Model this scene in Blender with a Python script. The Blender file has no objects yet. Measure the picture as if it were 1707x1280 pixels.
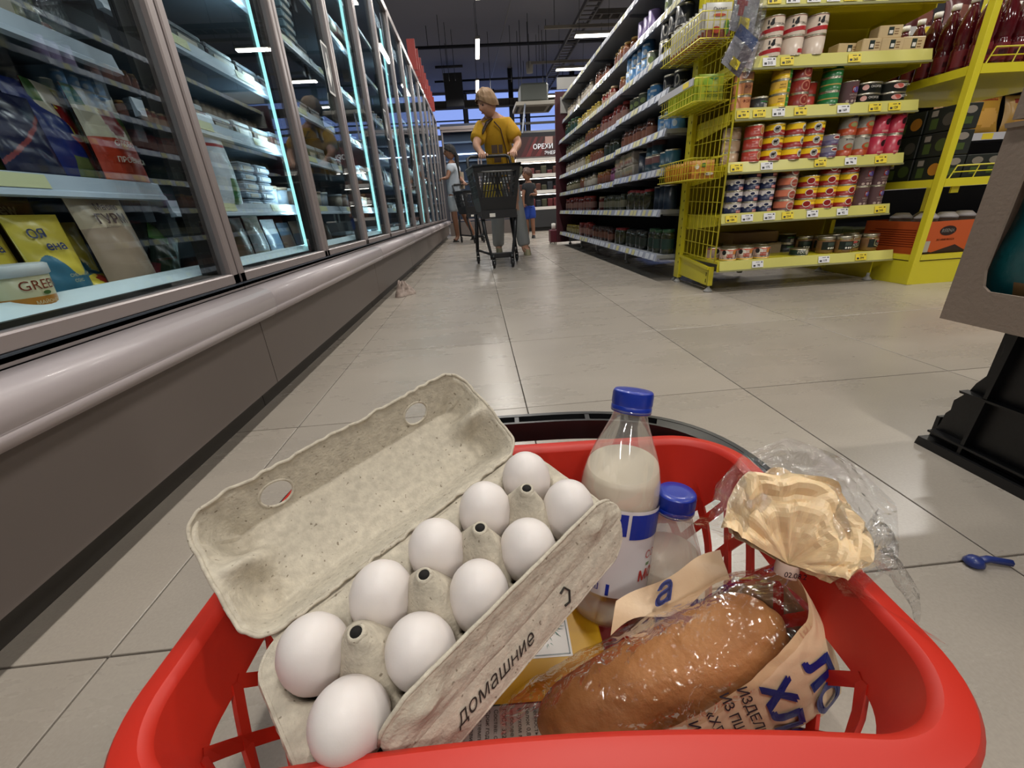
import bpy, math, random
from mathutils import Vector, Matrix, noise
random.seed(7)
PI=math.pi; S=bpy.context.scene; COL=S.collection
V=Vector
# ------------------------------------------------------------------ camera, world, exposure
cd=bpy.data.cameras.new('camera'); cam=bpy.data.objects.new('camera',cd); COL.objects.link(cam)
_r=V((0.99523664,-0.07914265,-0.05692507)); _u=V((0.08329416,0.3868975,0.9183531)); _f=V((0.05065673,0.91872018,-0.39164669))
M_=Matrix.Identity(4)
for i in range(3): M_[i][0]=_r[i]; M_[i][1]=_u[i]; M_[i][2]=-_f[i]
M_[2][3]=0.4907; cam.matrix_world=M_
cd.sensor_fit='HORIZONTAL'; cd.sensor_width=36; cd.lens=684.15/1707*36; cd.clip_start=.01; cd.clip_end=200
S.camera=cam
S.view_settings.view_transform='Standard'; S.view_settings.look='None'; S.view_settings.gamma=1; S.view_settings.exposure=0.0
try: S.view_settings.use_curve_mapping=False
except Exception: pass
w=bpy.data.worlds.new('world'); S.world=w; w.use_nodes=True
bg=w.node_tree.nodes['Background']; bg.inputs[0].default_value=(.54,.65,.96,1); bg.inputs[1].default_value=1.0
try: S.cycles.max_bounces=8; S.cycles.transparent_max_bounces=24; S.cycles.caustics_reflective=False; S.cycles.caustics_refractive=False
except Exception: pass

# ------------------------------------------------------------------ material helpers
def lin(h):
    h=h.lstrip('#'); o=[]
    for i in (0,2,4):
        c=int(h[i:i+2],16)/255; o.append(c/12.92 if c<=.04045 else ((c+.055)/1.055)**2.4)
    return (*o,1)
MATS={}
def mat(name,hexc,rough=.5,metal=0.,bump=None,var=None,coat=0.,spec=.5,sss=0,coords='Object',aniso=None,trans=0):
    if name in MATS: return MATS[name]
    m=bpy.data.materials.new(name); m.use_nodes=True; nt=m.node_tree; b=nt.nodes['Principled BSDF']
    b.inputs['Base Color'].default_value=lin(hexc); b.inputs['Roughness'].default_value=rough; b.inputs['Metallic'].default_value=metal
    b.inputs['Coat Weight'].default_value=coat; b.inputs['Specular IOR Level'].default_value=spec
    if trans: b.inputs['Transmission Weight'].default_value=trans
    if sss: b.inputs['Subsurface Weight'].default_value=sss; b.inputs['Subsurface Radius'].default_value=(.01,.006,.004)
    tc=nt.nodes.new('ShaderNodeTexCoord')
    if bump:
        n=nt.nodes.new('ShaderNodeTexNoise'); n.inputs['Scale'].default_value=bump[0]; n.inputs['Detail'].default_value=6
        nt.links.new(tc.outputs[coords],n.inputs['Vector'])
        bp=nt.nodes.new('ShaderNodeBump'); bp.inputs['Strength'].default_value=bump[1]; bp.inputs['Distance'].default_value=bump[2]
        nt.links.new(n.outputs[0],bp.inputs['Height']); nt.links.new(bp.outputs[0],b.inputs['Normal'])
    if var:
        n=nt.nodes.new('ShaderNodeTexNoise'); n.inputs['Scale'].default_value=var[0]; n.inputs['Detail'].default_value=5
        nt.links.new(tc.outputs[coords],n.inputs['Vector'])
        r=nt.nodes.new('ShaderNodeValToRGB'); r.color_ramp.elements[0].position=.35; r.color_ramp.elements[1].position=.68
        r.color_ramp.elements[0].color=lin(var[1]); r.color_ramp.elements[1].color=lin(hexc)
        nt.links.new(n.outputs[0],r.inputs[0]); nt.links.new(r.outputs[0],b.inputs['Base Color'])
    MATS[name]=m; return m
def emit(name,hexc,k):
    if name in MATS: return MATS[name]
    m=bpy.data.materials.new(name); m.use_nodes=True; b=m.node_tree.nodes['Principled BSDF']
    b.inputs['Base Color'].default_value=(0,0,0,1); b.inputs['Emission Color'].default_value=lin(hexc); b.inputs['Emission Strength'].default_value=k
    MATS[name]=m; return m
def film(name,tint='#ffffff',rough=.05,base=.03,peak=.9,ior=1.45,bump=None,haze=0):
    """thin clear sheet: see-through with Fresnel reflection"""
    if name in MATS: return MATS[name]
    m=bpy.data.materials.new(name); m.use_nodes=True; nt=m.node_tree; N=nt.nodes; N.clear()
    o=N.new('ShaderNodeOutputMaterial'); mx=N.new('ShaderNodeMixShader'); t=N.new('ShaderNodeBsdfTransparent'); g=N.new('ShaderNodeBsdfGlossy')
    t.inputs[0].default_value=lin(tint); geo=N.new('ShaderNodeNewGeometry'); bf=N.new('ShaderNodeMath'); bf.operation='MULTIPLY_ADD'; bf.inputs[1].default_value=-.6; bf.inputs[2].default_value=1; nt.links.new(geo.outputs['Backfacing'],bf.inputs[0]); ml=N.new('ShaderNodeMath'); ml.operation='MULTIPLY'; g.inputs['Roughness'].default_value=rough; g.inputs[0].default_value=(1,1,1,1)
    fr=N.new('ShaderNodeFresnel'); fr.inputs[0].default_value=ior
    mr=N.new('ShaderNodeMapRange'); mr.inputs[3].default_value=base; mr.inputs[4].default_value=peak
    nt.links.new(fr.outputs[0],mr.inputs[0]); nt.links.new(mr.outputs[0],ml.inputs[0]); nt.links.new(bf.outputs[0],ml.inputs[1]); nt.links.new(ml.outputs[0],mx.inputs[0]); nt.links.new(t.outputs[0],mx.inputs[1]); nt.links.new(g.outputs[0],mx.inputs[2])
    if haze:
        df=N.new('ShaderNodeBsdfDiffuse'); df.inputs[0].default_value=(.85,.83,.8,1); m2=N.new('ShaderNodeMixShader'); m2.inputs[0].default_value=haze; nt.links.new(t.outputs[0],m2.inputs[1]); nt.links.new(df.outputs[0],m2.inputs[2]); nt.links.new(m2.outputs[0],mx.inputs[1])
    nt.links.new(mx.outputs[0],o.inputs[0]); nt.links.new(mx.outputs[0],o.inputs[0])
    if bump:
        tc=N.new('ShaderNodeTexCoord'); n=N.new('ShaderNodeTexNoise'); n.inputs['Scale'].default_value=bump[0]; n.inputs['Detail'].default_value=3; n.inputs['Distortion'].default_value=1.5
        bp=N.new('ShaderNodeBump'); bp.inputs['Strength'].default_value=bump[1]; bp.inputs['Distance'].default_value=bump[2]
        nt.links.new(tc.outputs['Object'],n.inputs['Vector']); nt.links.new(n.outputs[0],bp.inputs['Height']); nt.links.new(bp.outputs[0],g.inputs['Normal']); nt.links.new(bp.outputs[0],fr.inputs['Normal'])
    MATS[name]=m; return m
def glasspack(hexc): return mat('pack '+hexc,hexc,.32)
def P(h,rough=.32): return mat('pack %s %.2f'%(h,rough),h,rough)

# ------------------------------------------------------------------ mesh helpers
class MB:
    def __init__(s): s.v=[];s.f=[];s.m=[];s.sm=[]
    def add(s,vs,fs,m=0,smooth=False,mx=None):
        o=len(s.v)
        if mx is not None: vs=[mx@V(v) for v in vs]
        s.v+= [tuple(v) for v in vs]
        for i,f in enumerate(fs):
            s.f.append([k+o for k in f]); s.m.append(m[i] if isinstance(m,list) else m); s.sm.append(smooth)
        return s
    def box(s,x0,x1,y0,y1,z0,z1,m=0,mx=None):
        vs=[(x,y,z) for z in (z0,z1) for y in (y0,y1) for x in (x0,x1)]
        return s.add(vs,[(0,2,3,1),(4,5,7,6),(0,1,5,4),(2,6,7,3),(0,4,6,2),(1,3,7,5)],m,False,mx)
    def bbox(s,x0,x1,y0,y1,z0,z1,c=.004,m=0,mx=None):
        """box with chamfered edges all round"""
        X=(x0,x1);Y=(y0,y1);Z=(z0,z1);cx,cy,cz=(x0+x1)/2,(y0+y1)/2,(z0+z1)/2
        vs=[];idx={}
        for i in (0,1):
            for j in (0,1):
                for k in (0,1):
                    p=(X[i],Y[j],Z[k]);sg=(1-2*i,1-2*j,1-2*k)
                    for a in range(3):
                        q=[p[t]+(sg[t]*c if t!=a else 0) for t in range(3)]; idx[(i,j,k,a)]=len(vs); vs.append(q)
        fs=[]
        def g(i,j,k,a): return idx[(i,j,k,a)]
        for i in (0,1): fs.append([g(i,0,0,0),g(i,1,0,0),g(i,1,1,0),g(i,0,1,0)])
        for j in (0,1): fs.append([g(0,j,0,1),g(1,j,0,1),g(1,j,1,1),g(0,j,1,1)])
        for k in (0,1): fs.append([g(0,0,k,2),g(1,0,k,2),g(1,1,k,2),g(0,1,k,2)])
        for i in (0,1):
            for j in (0,1): fs.append([g(i,j,0,0),g(i,j,1,0),g(i,j,1,1),g(i,j,0,1)])
        for i in (0,1):
            for k in (0,1): fs.append([g(i,0,k,0),g(i,1,k,0),g(i,1,k,2),g(i,0,k,2)])
        for j in (0,1):
            for k in (0,1): fs.append([g(0,j,k,1),g(1,j,k,1),g(1,j,k,2),g(0,j,k,2)])
        for i in (0,1):
            for j in (0,1):
                for k in (0,1): fs.append([g(i,j,k,0),g(i,j,k,1),g(i,j,k,2)])
        C0=V((cx,cy,cz)); out=[]
        for f in fs:
            a,b,d=[V(vs[q]) for q in f[:3]]; n=(b-a).cross(d-a); ctr=sum((V(vs[q]) for q in f),V())/len(f)
            out.append(f if n.dot(ctr-C0)>0 else f[::-1])
        return s.add(vs,out,m,False,mx)
    def lathe(s,prof,seg=20,m=0,mx=None,smooth=True,cap=True):
        """prof: list of (r,z) or (r,z,mat) from bottom to top"""
        vs=[];fs=[];ms=[]
        n=len(prof)
        for p in prof:
            for k in range(seg): a=2*PI*k/seg; vs.append((p[0]*math.cos(a),p[0]*math.sin(a),p[1]))
        for i in range(n-1):
            mm=prof[i+1][2] if len(prof[i+1])>2 else m
            for k in range(seg): fs.append((i*seg+k,i*seg+(k+1)%seg,(i+1)*seg+(k+1)%seg,(i+1)*seg+k)); ms.append(mm)
        if cap:
            if prof[0][0]>1e-5: fs.append(tuple(range(seg))[::-1]); ms.append(prof[0][2] if len(prof[0])>2 else m)
            if prof[-1][0]>1e-5: fs.append(tuple((n-1)*seg+k for k in range(seg))); ms.append(prof[-1][2] if len(prof[-1])>2 else m)
        return s.add(vs,fs,ms,smooth,mx)
    def tube(s,pts,r=.003,seg=6,m=0,closed=False,flat=None):
        pts=[V(p) for p in pts]; n=len(pts); vs=[];fs=[]; prev=None
        for i,p in enumerate(pts):
            if closed: t=(pts[(i+1)%n]-pts[i-1])
            else: t=(pts[min(i+1,n-1)]-pts[max(i-1,0)])
            t.normalize()
            if prev is None:
                a=V((0,0,1)) if abs(t.z)<.9 else V((1,0,0)); u=t.cross(a).normalized()
            else:
                u=prev-t*prev.dot(t)
                u=u.normalized() if u.length>1e-6 else t.orthogonal().normalized()
            prev=u; w=t.cross(u); rr=r[i] if isinstance(r,(list,tuple)) else r
            for k in range(seg):
                a=2*PI*(k+.5)/seg; vs.append(p+u*math.cos(a)*rr+w*math.sin(a)*rr*(flat or 1))
        for i in range(n if closed else n-1):
            j=(i+1)%n
            for k in range(seg): fs.append((i*seg+k,i*seg+(k+1)%seg,j*seg+(k+1)%seg,j*seg+k))
        if not closed: fs.append(tuple(range(seg))[::-1]); fs.append(tuple((n-1)*seg+k for k in range(seg)))
        return s.add(vs,fs,m,seg>5)
    def prism(s,poly,axis,a0,a1,m=0,mx=None,smooth=False):
        """poly of 2D points extruded along axis 'x','y','z'"""
        n=len(poly)
        def q(p,a):
            return (a,p[0],p[1]) if axis=='x' else ((p[0],a,p[1]) if axis=='y' else (p[0],p[1],a))
        vs=[q(p,a0) for p in poly]+[q(p,a1) for p in poly]
        ar=sum(poly[i][0]*poly[(i+1)%n][1]-poly[(i+1)%n][0]*poly[i][1] for i in range(n))
        fs=[(i,(i+1)%n,n+(i+1)%n,n+i) for i in range(n)]+[tuple(range(n))[::-1],tuple(range(n,2*n))]
        flip=(ar<0)!=(axis=='y')
        if flip: fs=[f[::-1] for f in fs]
        return s.add(vs,fs,m,smooth,mx)
    def grid(s,fn,nu,nv,m=0,smooth=True,mf=None,keep=None,wrapu=False):
        vs=[fn(i/nu,j/nv) for j in range(nv+1) for i in range(nu if wrapu else nu+1)]
        W=nu if wrapu else nu+1; fs=[];ms=[]
        for j in range(nv):
            for i in range(nu):
                if keep and not keep((i+.5)/nu,(j+.5)/nv): continue
                fs.append((j*W+i,j*W+(i+1)%W if wrapu else j*W+i+1,(j+1)*W+((i+1)%W if wrapu else i+1),(j+1)*W+i)); ms.append(mf((i+.5)/nu,(j+.5)/nv) if mf else m)
        return s.add(vs,fs,ms,smooth)
    def mesh(s,name,mats):
        me=bpy.data.meshes.new(name); me.from_pydata(s.v,[],s.f)
        for m in mats: me.materials.append(m)
        me.polygons.foreach_set('material_index',s.m); me.polygons.foreach_set('use_smooth',s.sm); me.update(); return me
    def build(s,name,mats,parent=None,**k):
        if not isinstance(mats,(list,tuple)): mats=[mats]
        return link(name,s.mesh(name,mats),parent,**k)
def link(name,me,parent=None,loc=None,rot=None,mx=None):
    o=bpy.data.objects.new(name,me); COL.objects.link(o)
    if parent: o.parent=parent
    if loc: o.location=loc
    if rot: o.rotation_euler=rot
    if mx is not None: o.matrix_local=mx
    return o
def thing(name,label,cat,loc=(0,0,0),rotz=0,group=None,mx=None):
    o=bpy.data.objects.new(name,None); COL.objects.link(o); o.empty_display_size=.05
    o.location=loc; o.rotation_euler=(0,0,rotz)
    if mx is not None: o.matrix_world=mx
    o['label']=label; o['category']=cat
    if group: o['group']=group
    return o
def tag(o,label,cat,group=None):
    o['label']=label;o['category']=cat
    if group:o['group']=group
    return o
def struct(name,mb,mats,parent=None):
    o=mb.build(name,mats,parent)
    if not parent:o['kind']='structure'
    return o
def copytree(o,loc=None,rotz=None,label=None,parent=None):
    c=o.copy(); COL.objects.link(c)
    if parent: c.parent=parent
    if loc: c.location=loc
    if rotz is not None: c.rotation_euler=(0,0,rotz)
    if label: c['label']=label
    for ch in list(o.children): copytree(ch,parent=c)
    return c
_tx={}
def text_data(s,size,bold=.012,shear=0,align='CENTER'):
    k=(s,size,bold,shear,align)
    if k in _tx: return _tx[k]
    cu=bpy.data.curves.new('txt','FONT'); cu.body=s.replace('н','h'); cu.small_caps_scale=.76
    for i_,ch_ in enumerate(s):
        if ch_=='н': cu.body_format[i_].use_small_caps=True
    cu.size=size; cu.align_x=align; cu.align_y='CENTER'; cu.shear=shear; cu.resolution_u=3
    ob=bpy.data.objects.new('txt',cu); COL.objects.link(ob)
    dg=bpy.context.evaluated_depsgraph_get(); me=bpy.data.meshes.new_from_object(ob.evaluated_get(dg))
    r=([tuple(v.co) for v in me.vertices],[tuple(p.vertices) for p in me.polygons])
    if bold>.016:
        v0,f0=r; vs=[];fs=[]
        for k_,(dx,dy) in enumerate(((-.6,-.4),(.6,-.4),(0,.6))):
            o_=len(vs); vs+=[(x+dx*bold*size,y+dy*bold*size,z) for x,y,z in v0]; fs+=[tuple(q+o_ for q in f) for f in f0]
        r=(vs,fs)
    bpy.data.objects.remove(ob); bpy.data.meshes.remove(me); bpy.data.curves.remove(cu); _tx[k]=r; return r
def flat_text(mb,s,size,m=0,mx=None,at=(0,0,0),**k):
    """text in the XZ plane, readable from -Y"""
    vs,fs=text_data(s,size,**k); return mb.add([(x+at[0],at[1],y+at[2]) for x,y,z in vs],fs,m,False,mx)
def wrap_text(mb,s,size,R,z,ang=0,m=0,rot=0,**k):
    """text wrapped round a vertical cylinder; ang 0 faces -Y; rot: turn of the text in its plane"""
    vs,fs=text_data(s,size,**k); out=[];cr,sr=math.cos(rot),math.sin(rot)
    for x,y,_ in vs:
        x,y=x*cr-y*sr,x*sr+y*cr
        a=x/R-PI/2+ang; out.append((R*math.cos(a),R*math.sin(a),z+y))
    return mb.add(out,fs,m)
def wrap_rect(mb,R,a0,a1,z0,z1,m=0,n=8,skew=0):
    vs=[];fs=[]
    for i in range(n+1):
        a=a0+(a1-a0)*i/n-PI/2
        d=skew*i/n
        vs+=[(R*math.cos(a),R*math.sin(a),z0+d),(R*math.cos(a),R*math.sin(a),z1+d)]
    for i in range(n): fs.append((2*i,2*i+2,2*i+3,2*i+1))
    return mb.add(vs,fs,m,True)
def wrap_oval(mb,R,ac,zc,w,h,m=0,n=20):
    vs=[];
    for k in range(n):
        t=2*PI*k/n; a=ac+w/2*math.cos(t)/R-PI/2; vs.append((R*math.cos(a),R*math.sin(a),zc+h/2*math.sin(t)))
    # strips between mirrored points keep it on the curve
    fs=[(k,(k+1)%n,n-1-((k+1)%n) if False else (n-k-1)%n,(n-k)%n) for k in range(1,n//2)]
    fs=[]
    for k in range(0,n//2):
        a,b,c_,d=k,k+1,(n-k-1)%n,(n-k)%n
        q=[a,b,c_,d]; qq=[]
        for x in q:
            if x not in qq: qq.append(x)
        if len(qq)>2: fs.append(tuple(qq[::-1]))
    return mb.add(vs,fs,m)
# ------------------------------------------------------------------ lights of the store (ceiling lamps)
LAMP_POWER=38; COOLER_POWER=5
def area(name,loc,sx,sy,power,colr=(1,.96,.9),rot=(0,0,0)):
    l=bpy.data.lights.new(name,'AREA'); l.shape='RECTANGLE'; l.size=sx; l.size_y=sy; l.energy=power; l.color=colr
    o=bpy.data.objects.new(name,l); COL.objects.link(o); o.location=loc; o.rotation_euler=rot; return o
LM=emit('lamp diffuser','#fff6e4',9); LH=mat('lamp housing','#8d8c8a',.5)
CABLE=mat('steel cable','#4a4a4c',.5,.6)
nl=0
def lamp(x,y,along,label):
    L=1.08 if along=='y' else .72; W=.075 if along=='y' else .13
    t=thing('hanging_lamp',label,'lamp',(x,y,3.5),0,'linear ceiling lamps')
    sx,sy=(W,L) if along=='y' else (L,W)
    MB().bbox(-sx/2-.008,sx/2+.008,-sy/2-.008,sy/2+.008,.004,.055,.006).build('housing',LH,t)
    MB().bbox(-sx/2,sx/2,-sy/2,sy/2,-.012,.004,.003).build('diffuser',LM,t)
    for s in (-1,1):
        p=(0,s*L*.4,.05) if along=='y' else (s*L*.4,0,.05)
        MB().tube([p,(p[0],p[1],.9)],.004,5).build('suspension_cable',CABLE,t)
    area('lamp light',(x,y,3.48),sx,sy,LAMP_POWER)
ORD=['first','second','third','fourth','fifth','sixth','seventh','eighth']
for k,y in enumerate((-3.2,-.47,2.23,4.93,7.63,10.33,13.03)):
    lamp(.29,y,'y',{5:'slim white strip lamp over the aisle, nearer of the two seen end-on',6:'slim white strip lamp over the aisle, farther of the two seen end-on'}.get(k,'slim strip lamp over the aisle, %s of its row counting from behind the basket'%ORD[k]))
for k,y in enumerate((-2.5,.7,3.6,6.6,9.83,11.9,14.4)):
    lamp(2.55,y,'x',{4:'broad white crosswise ceiling lamp, nearer one above the jar shelving',5:'broad white crosswise ceiling lamp just behind and below the nearer crosswise one'}.get(k,'crosswise white ceiling lamp in the right-hand row, %s from the front'%ORD[k]))
for k,y in enumerate((-2.5,.7,3.6,6.6,9.83)):
    lamp(4.9,y,'x','crosswise white ceiling lamp in the far right row, %s from the front'%ORD[k])
    lamp(-2.2,y,'y','strip lamp beyond the glass coolers on the left, %s from the front'%ORD[k])

# ------------------------------------------------------------------ floor of single tiles
def tile_mat():
    m=mat('floor tile','#a49a8e',.27,bump=(60,.05,.002)); nt=m.node_tree; b=nt.nodes['Principled BSDF']; N=nt.nodes; L=nt.links
    g=N.new('ShaderNodeNewGeometry'); mp=N.new('ShaderNodeMapping'); mp.inputs['Scale'].default_value=(1.2,3.2,1)
    n=N.new('ShaderNodeTexNoise'); n.inputs['Scale'].default_value=1.6; n.inputs['Detail'].default_value=9; n.inputs['Roughness'].default_value=.65
    L.new(g.outputs['Position'],mp.inputs[0]); L.new(mp.outputs[0],n.inputs['Vector'])
    r=N.new('ShaderNodeValToRGB'); r.color_ramp.elements[0].position=.2; r.color_ramp.elements[1].position=.8
    r.color_ramp.elements[0].color=lin('#989086'); r.color_ramp.elements[1].color=lin('#a79e93')
    L.new(n.outputs[0],r.inputs[0])
    oi=N.new('ShaderNodeObjectInfo'); mr=N.new('ShaderNodeMapRange'); mr.inputs[3].default_value=.93; mr.inputs[4].default_value=1.05
    L.new(oi.outputs['Random'],mr.inputs[0])
    n2=N.new('ShaderNodeTexNoise'); n2.inputs['Scale'].default_value=260; n2.inputs['Detail'].default_value=2; L.new(g.outputs['Position'],n2.inputs['Vector'])
    mr2=N.new('ShaderNodeMapRange'); mr2.inputs[1].default_value=.3; mr2.inputs[2].default_value=.7; mr2.inputs[3].default_value=.95; mr2.inputs[4].default_value=1.05; L.new(n2.outputs[0],mr2.inputs[0])
    mu=N.new('ShaderNodeMath'); mu.operation='MULTIPLY'; L.new(mr.outputs[0],mu.inputs[0]); L.new(mr2.outputs[0],mu.inputs[1])
    vm=N.new('ShaderNodeVectorMath'); vm.operation='SCALE'; L.new(r.outputs[0],vm.inputs[0]); L.new(mu.outputs[0],vm.inputs['Scale']); L.new(vm.outputs[0],b.inputs['Base Color'])
    mr3=N.new('ShaderNodeMapRange'); mr3.inputs[3].default_value=.2; mr3.inputs[4].default_value=.36; L.new(n.outputs[0],mr3.inputs[0]); L.new(mr3.outputs[0],b.inputs['Roughness'])
    return m
TILE=tile_mat(); GROUT=mat('grout','#4a443e',.8)
fl=struct('floor',MB().box(-4,9,-6,17.6,-.05,-.0035),[GROUT])
def tile_mesh(w,d): return MB().bbox(0,w,0,d,-.006,0,.0007).mesh('tile',[TILE])
tmesh={}
xs=[-.51+.6*k for k in range(-2,9)]; ys=[.384-.6*3+.6*k for k in range(0,8)]+[3.07+.6*k for k in range(0,17)]
n=0
for i,x in enumerate(xs[:-1]):
    for j,y in enumerate(ys[:-1]):
        d=round(ys[j+1]-y,3)
        if d<.05: continue
        if (d,) not in tmesh: tmesh[(d,)]=tile_mesh(.5972,d-.0028)
        if i<1 : continue
        if n>=296: break
        link('tile',tmesh[(d,)],fl,loc=(x+.0014,y+.0014,0)); n+=1
rest=MB()
rest.box(-4,xs[1],-6,17.5,-.006,0).box(xs[-1],9,-6,17.5,-.006,0).box(xs[1],xs[-1],-6,ys[0]-.003,-.006,0).box(xs[1],xs[-1],ys[-1],17.5,-.006,0)
ro=rest.build('tile_field',TILE,fl); ro['kind']='stuff'

# ------------------------------------------------------------------ shell
DARKM=mat('painted deck','#85868f',.75,bump=(3,.1,.01)); WALLM=mat('wall paint','#6a6b74',.8)
struct('ceiling',MB().box(-4,9,-6,17.6,4.4,4.55),[DARKM])
struct('wall_left',MB().box(-4.1,-4,-6,17.6,0,4.4),[WALLM]); struct('wall_right',MB().box(9,9.1,-6,17.6,0,4.4),[WALLM]); struct('wall_near',MB().box(-4.1,9.1,-6.1,-6,0,4.4),[WALLM])
fw=MB().box(-4.1,9.1,17.5,17.6,0,2.75).box(-4.1,9.1,17.5,17.6,4.34,4.4)
wx=[-4.1,-2.2,-.1,1.95,2.15,4.2,6.4,9.1]
for x in wx: fw.box(x-.05,x+.05,17.5,17.6,2.7,4.4)
struct('wall_far',fw,[WALLM])
WGL=film('window glass','#dfe8ff',.1,.04,.5); WFR=mat('window frame','#39424f',.5)
for i in range(len(wx)-1):
    wo=struct('window_%d'%(i+1),MB().box(wx[i]+.05,wx[i+1]-.05,17.52,17.56,3.52,3.56).box(wx[i]+.05,wx[i]+.09,17.52,17.56,2.75,4.34).box(wx[i+1]-.09,wx[i+1]-.05,17.52,17.56,2.75,4.34).box(wx[i]+.05,wx[i+1]-.05,17.52,17.56,4.05,4.065).box(wx[i]+.05,wx[i+1]-.05,17.52,17.56,3.95,3.96),[WFR])
    MB().box(wx[i]+.07,wx[i+1]-.07,17.535,17.54,2.75,4.34).build('pane',WGL,wo)
BEAM=mat('steel beam','#5d5c5a',.6,.2)
struct('trim_1',MB().box(-4,9,15.0,15.15,3.42,3.45).box(-4,9,15.0,15.15,3.6,3.63).box(-4,9,15.06,15.09,3.45,3.6),[BEAM])
struct('trim_2',MB().box(-4,9,15.1,15.2,2.62,2.75).box(-4,9,14.2,14.24,2.78,2.84),[BEAM])
o=thing('steel_column','dark steel column standing at the far windows behind the woman','column',(1.35,15.1,0))
MB().box(-.07,.07,-.01,.01,0,4.4).box(-.07,-.055,-.07,.07,0,4.4).box(.055,.07,-.07,.07,0,4.4).build('profile',mat('dark steel','#1d2026',.5,.3),o)
o=thing('steel_column','dark steel column near the right end of the far windows','column',(3.25,15.1,0))
MB().box(-.07,.07,-.01,.01,0,4.4).box(-.07,-.055,-.07,.07,0,4.4).box(.055,.07,-.07,.07,0,4.4).build('profile',MATS['dark steel'],o)
# pipes under the deck, each with its hangers
PIPE=mat('dark pipe','#2a2c33',.5,.3)
def pipe(y,z,x0,x1,r,label):
    t=thing('ceiling_pipe',label,'pipe',(0,y,z)); MB().tube([(x0,0,0),(x1,0,0)],r,8).build('pipe_run',PIPE,t)
    x=x0+.3; 
    while x<x1: MB().tube([(x,0,0),(x,0,4.4-z)],.007,5).build('hanger',PIPE,t); x+=1.15
pipe(11.8,4.0,-1.1,6,.033,'nearer dark sprinkler pipe crossing under the ceiling')
pipe(14.5,4.0,-.9,6,.028,'farther dark sprinkler pipe crossing under the ceiling')
pipe(9.45,4.25,-3,6,.05,'thick dark duct pipe crossing the ceiling nearest the viewer')
pipe(12.9,3.92,-.75,-.05,.03,'short dark pipe stub left of the strip lamps')
pipe(16.2,4.12,-.5,.9,.03,'pale-lit pipe before the far windows')
for k,(x,y) in enumerate(((-.5,11.2),(-.38,11.6),(-.25,12.0),(.6,12.2),(1.1,11.9),(1.45,11.3),(1.8,12.5),(2.05,12.9))):
    o=MB().tube([(x,y,4.38),(x,y,3.2+.1*(k%3))],.006,5).build('drop_rod',PIPE); tag(o,'thin dark rod hanging from the ceiling deck, %s from the left'%(ORD[k]),'rod','thin ceiling rods')
# inclined conduit
o=MB().tube([(1.02,9.6,4.2),(.75,15.2,4.1)],.012,6).build('conduit',mat('grey conduit','#8a8a8c',.5,.3)); tag(o,'pale thin conduit slanting across the dark ceiling','pipe')
# cable tray with rungs
t=thing('cable_tray','long perforated cable tray under the ceiling above the jar shelves','cable tray')
TR=mat('tray metal','#6d6a68',.5,.5)
m=MB().box(2.34,2.37,8.5,17,3.92,4.0).box(2.62,2.65,8.5,17,3.92,4.0)
m.build('side_rail',TR,t); rg=MB().box(2.37,2.62,-.02,.02,3.93,3.945).mesh('rung',[TR])
for k in range(42): link('rung',rg,t,loc=(0,8.6+.2*k,0))
t=thing('cable_tray','short cable tray branching right from the long one','cable tray')
MB().box(2.65,5.5,10.1,10.13,3.92,4.0).box(2.65,5.5,10.36,10.39,3.92,4.0).build('side_rail',TR,t); rg=MB().box(-.02,.02,10.13,10.36,3.93,3.945).mesh('rung',[TR])
for k in range(14): link('rung',rg,t,loc=(2.8+.2*k,0,0))
# support rails of the crosswise lamps
for k,(y,z) in enumerate(((9.83,3.66),(11.9,3.66))):
    t=thing('lamp_rail',('nearer','farther')[k]+' beige rail carrying the crosswise ceiling lamps','rail',(0,y+.11,z))
    MB().box(1.6,5.3,-.02,.02,0,.05).build('rail',mat('beige rail','#8b857c',.5),t)
    for x in (1.8,3.3,4.9): MB().tube([(x,0,.05),(x,0,.74)],.006,5).build('hanger',CABLE,t)
# small white speaker
t=thing('ceiling_speaker','small white cylindrical speaker hanging under the ceiling right of the lamps','speaker',(1.62,12.5,3.72))
MB().lathe([(.05,-.12),(.085,-.11),(.09,.1),(.07,.12)],16).build('body',mat('speaker white','#b9b6ae',.5),t); MB().tube([(0,0,.12),(0,0,.68)],.006,5).build('drop_rod',PIPE,t)
# air conditioning cassette
t=thing('ceiling_air_conditioner','grey ceiling cassette air conditioner beside the woman in yellow','air conditioner',(1.6,11.9,2.72))
MB().bbox(-.33,.33,-.35,.35,.09,.47,.04).build('body',mat('ac body','#4d514c',.6),t)
MB().bbox(-.47,.47,-.47,.47,0,.085,.012).build('panel',mat('ac panel','#9b958a',.5),t)
m=MB()
for k in range(9): m.box(-.3,.3,-.28+.065*k,-.26+.065*k,-.006,.001)
g_=m.build('grille',mat('ac grille','#6f6a61',.6),t)
for s in (-1,1): MB().box(s*.4-.03,s*.4+.03,-.33,.33,-.004,.004).build('louvre',mat('ac dark','#24262a',.5),t)
for s in (-1,1):
    for q in (-1,1): MB().tube([(s*.3,q*.3,.45),(s*.3,q*.3,1.65)],.007,5).build('drop_rod',PIPE,t)
MB().tube([(-.25,-.45,.03),(-.42,-1.1,-.7)],.022,6).build('drain_pipe',mat('pale pipe','#8890a0',.5),t)
o=MB().bbox(-.62,-.1,14.1,14.5,3.3,4.1,.01).build('duct_box',mat('duct dark','#2a2c31',.6)); tag(o,'dark square duct box under the ceiling at the end of the red panels','duct')

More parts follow.
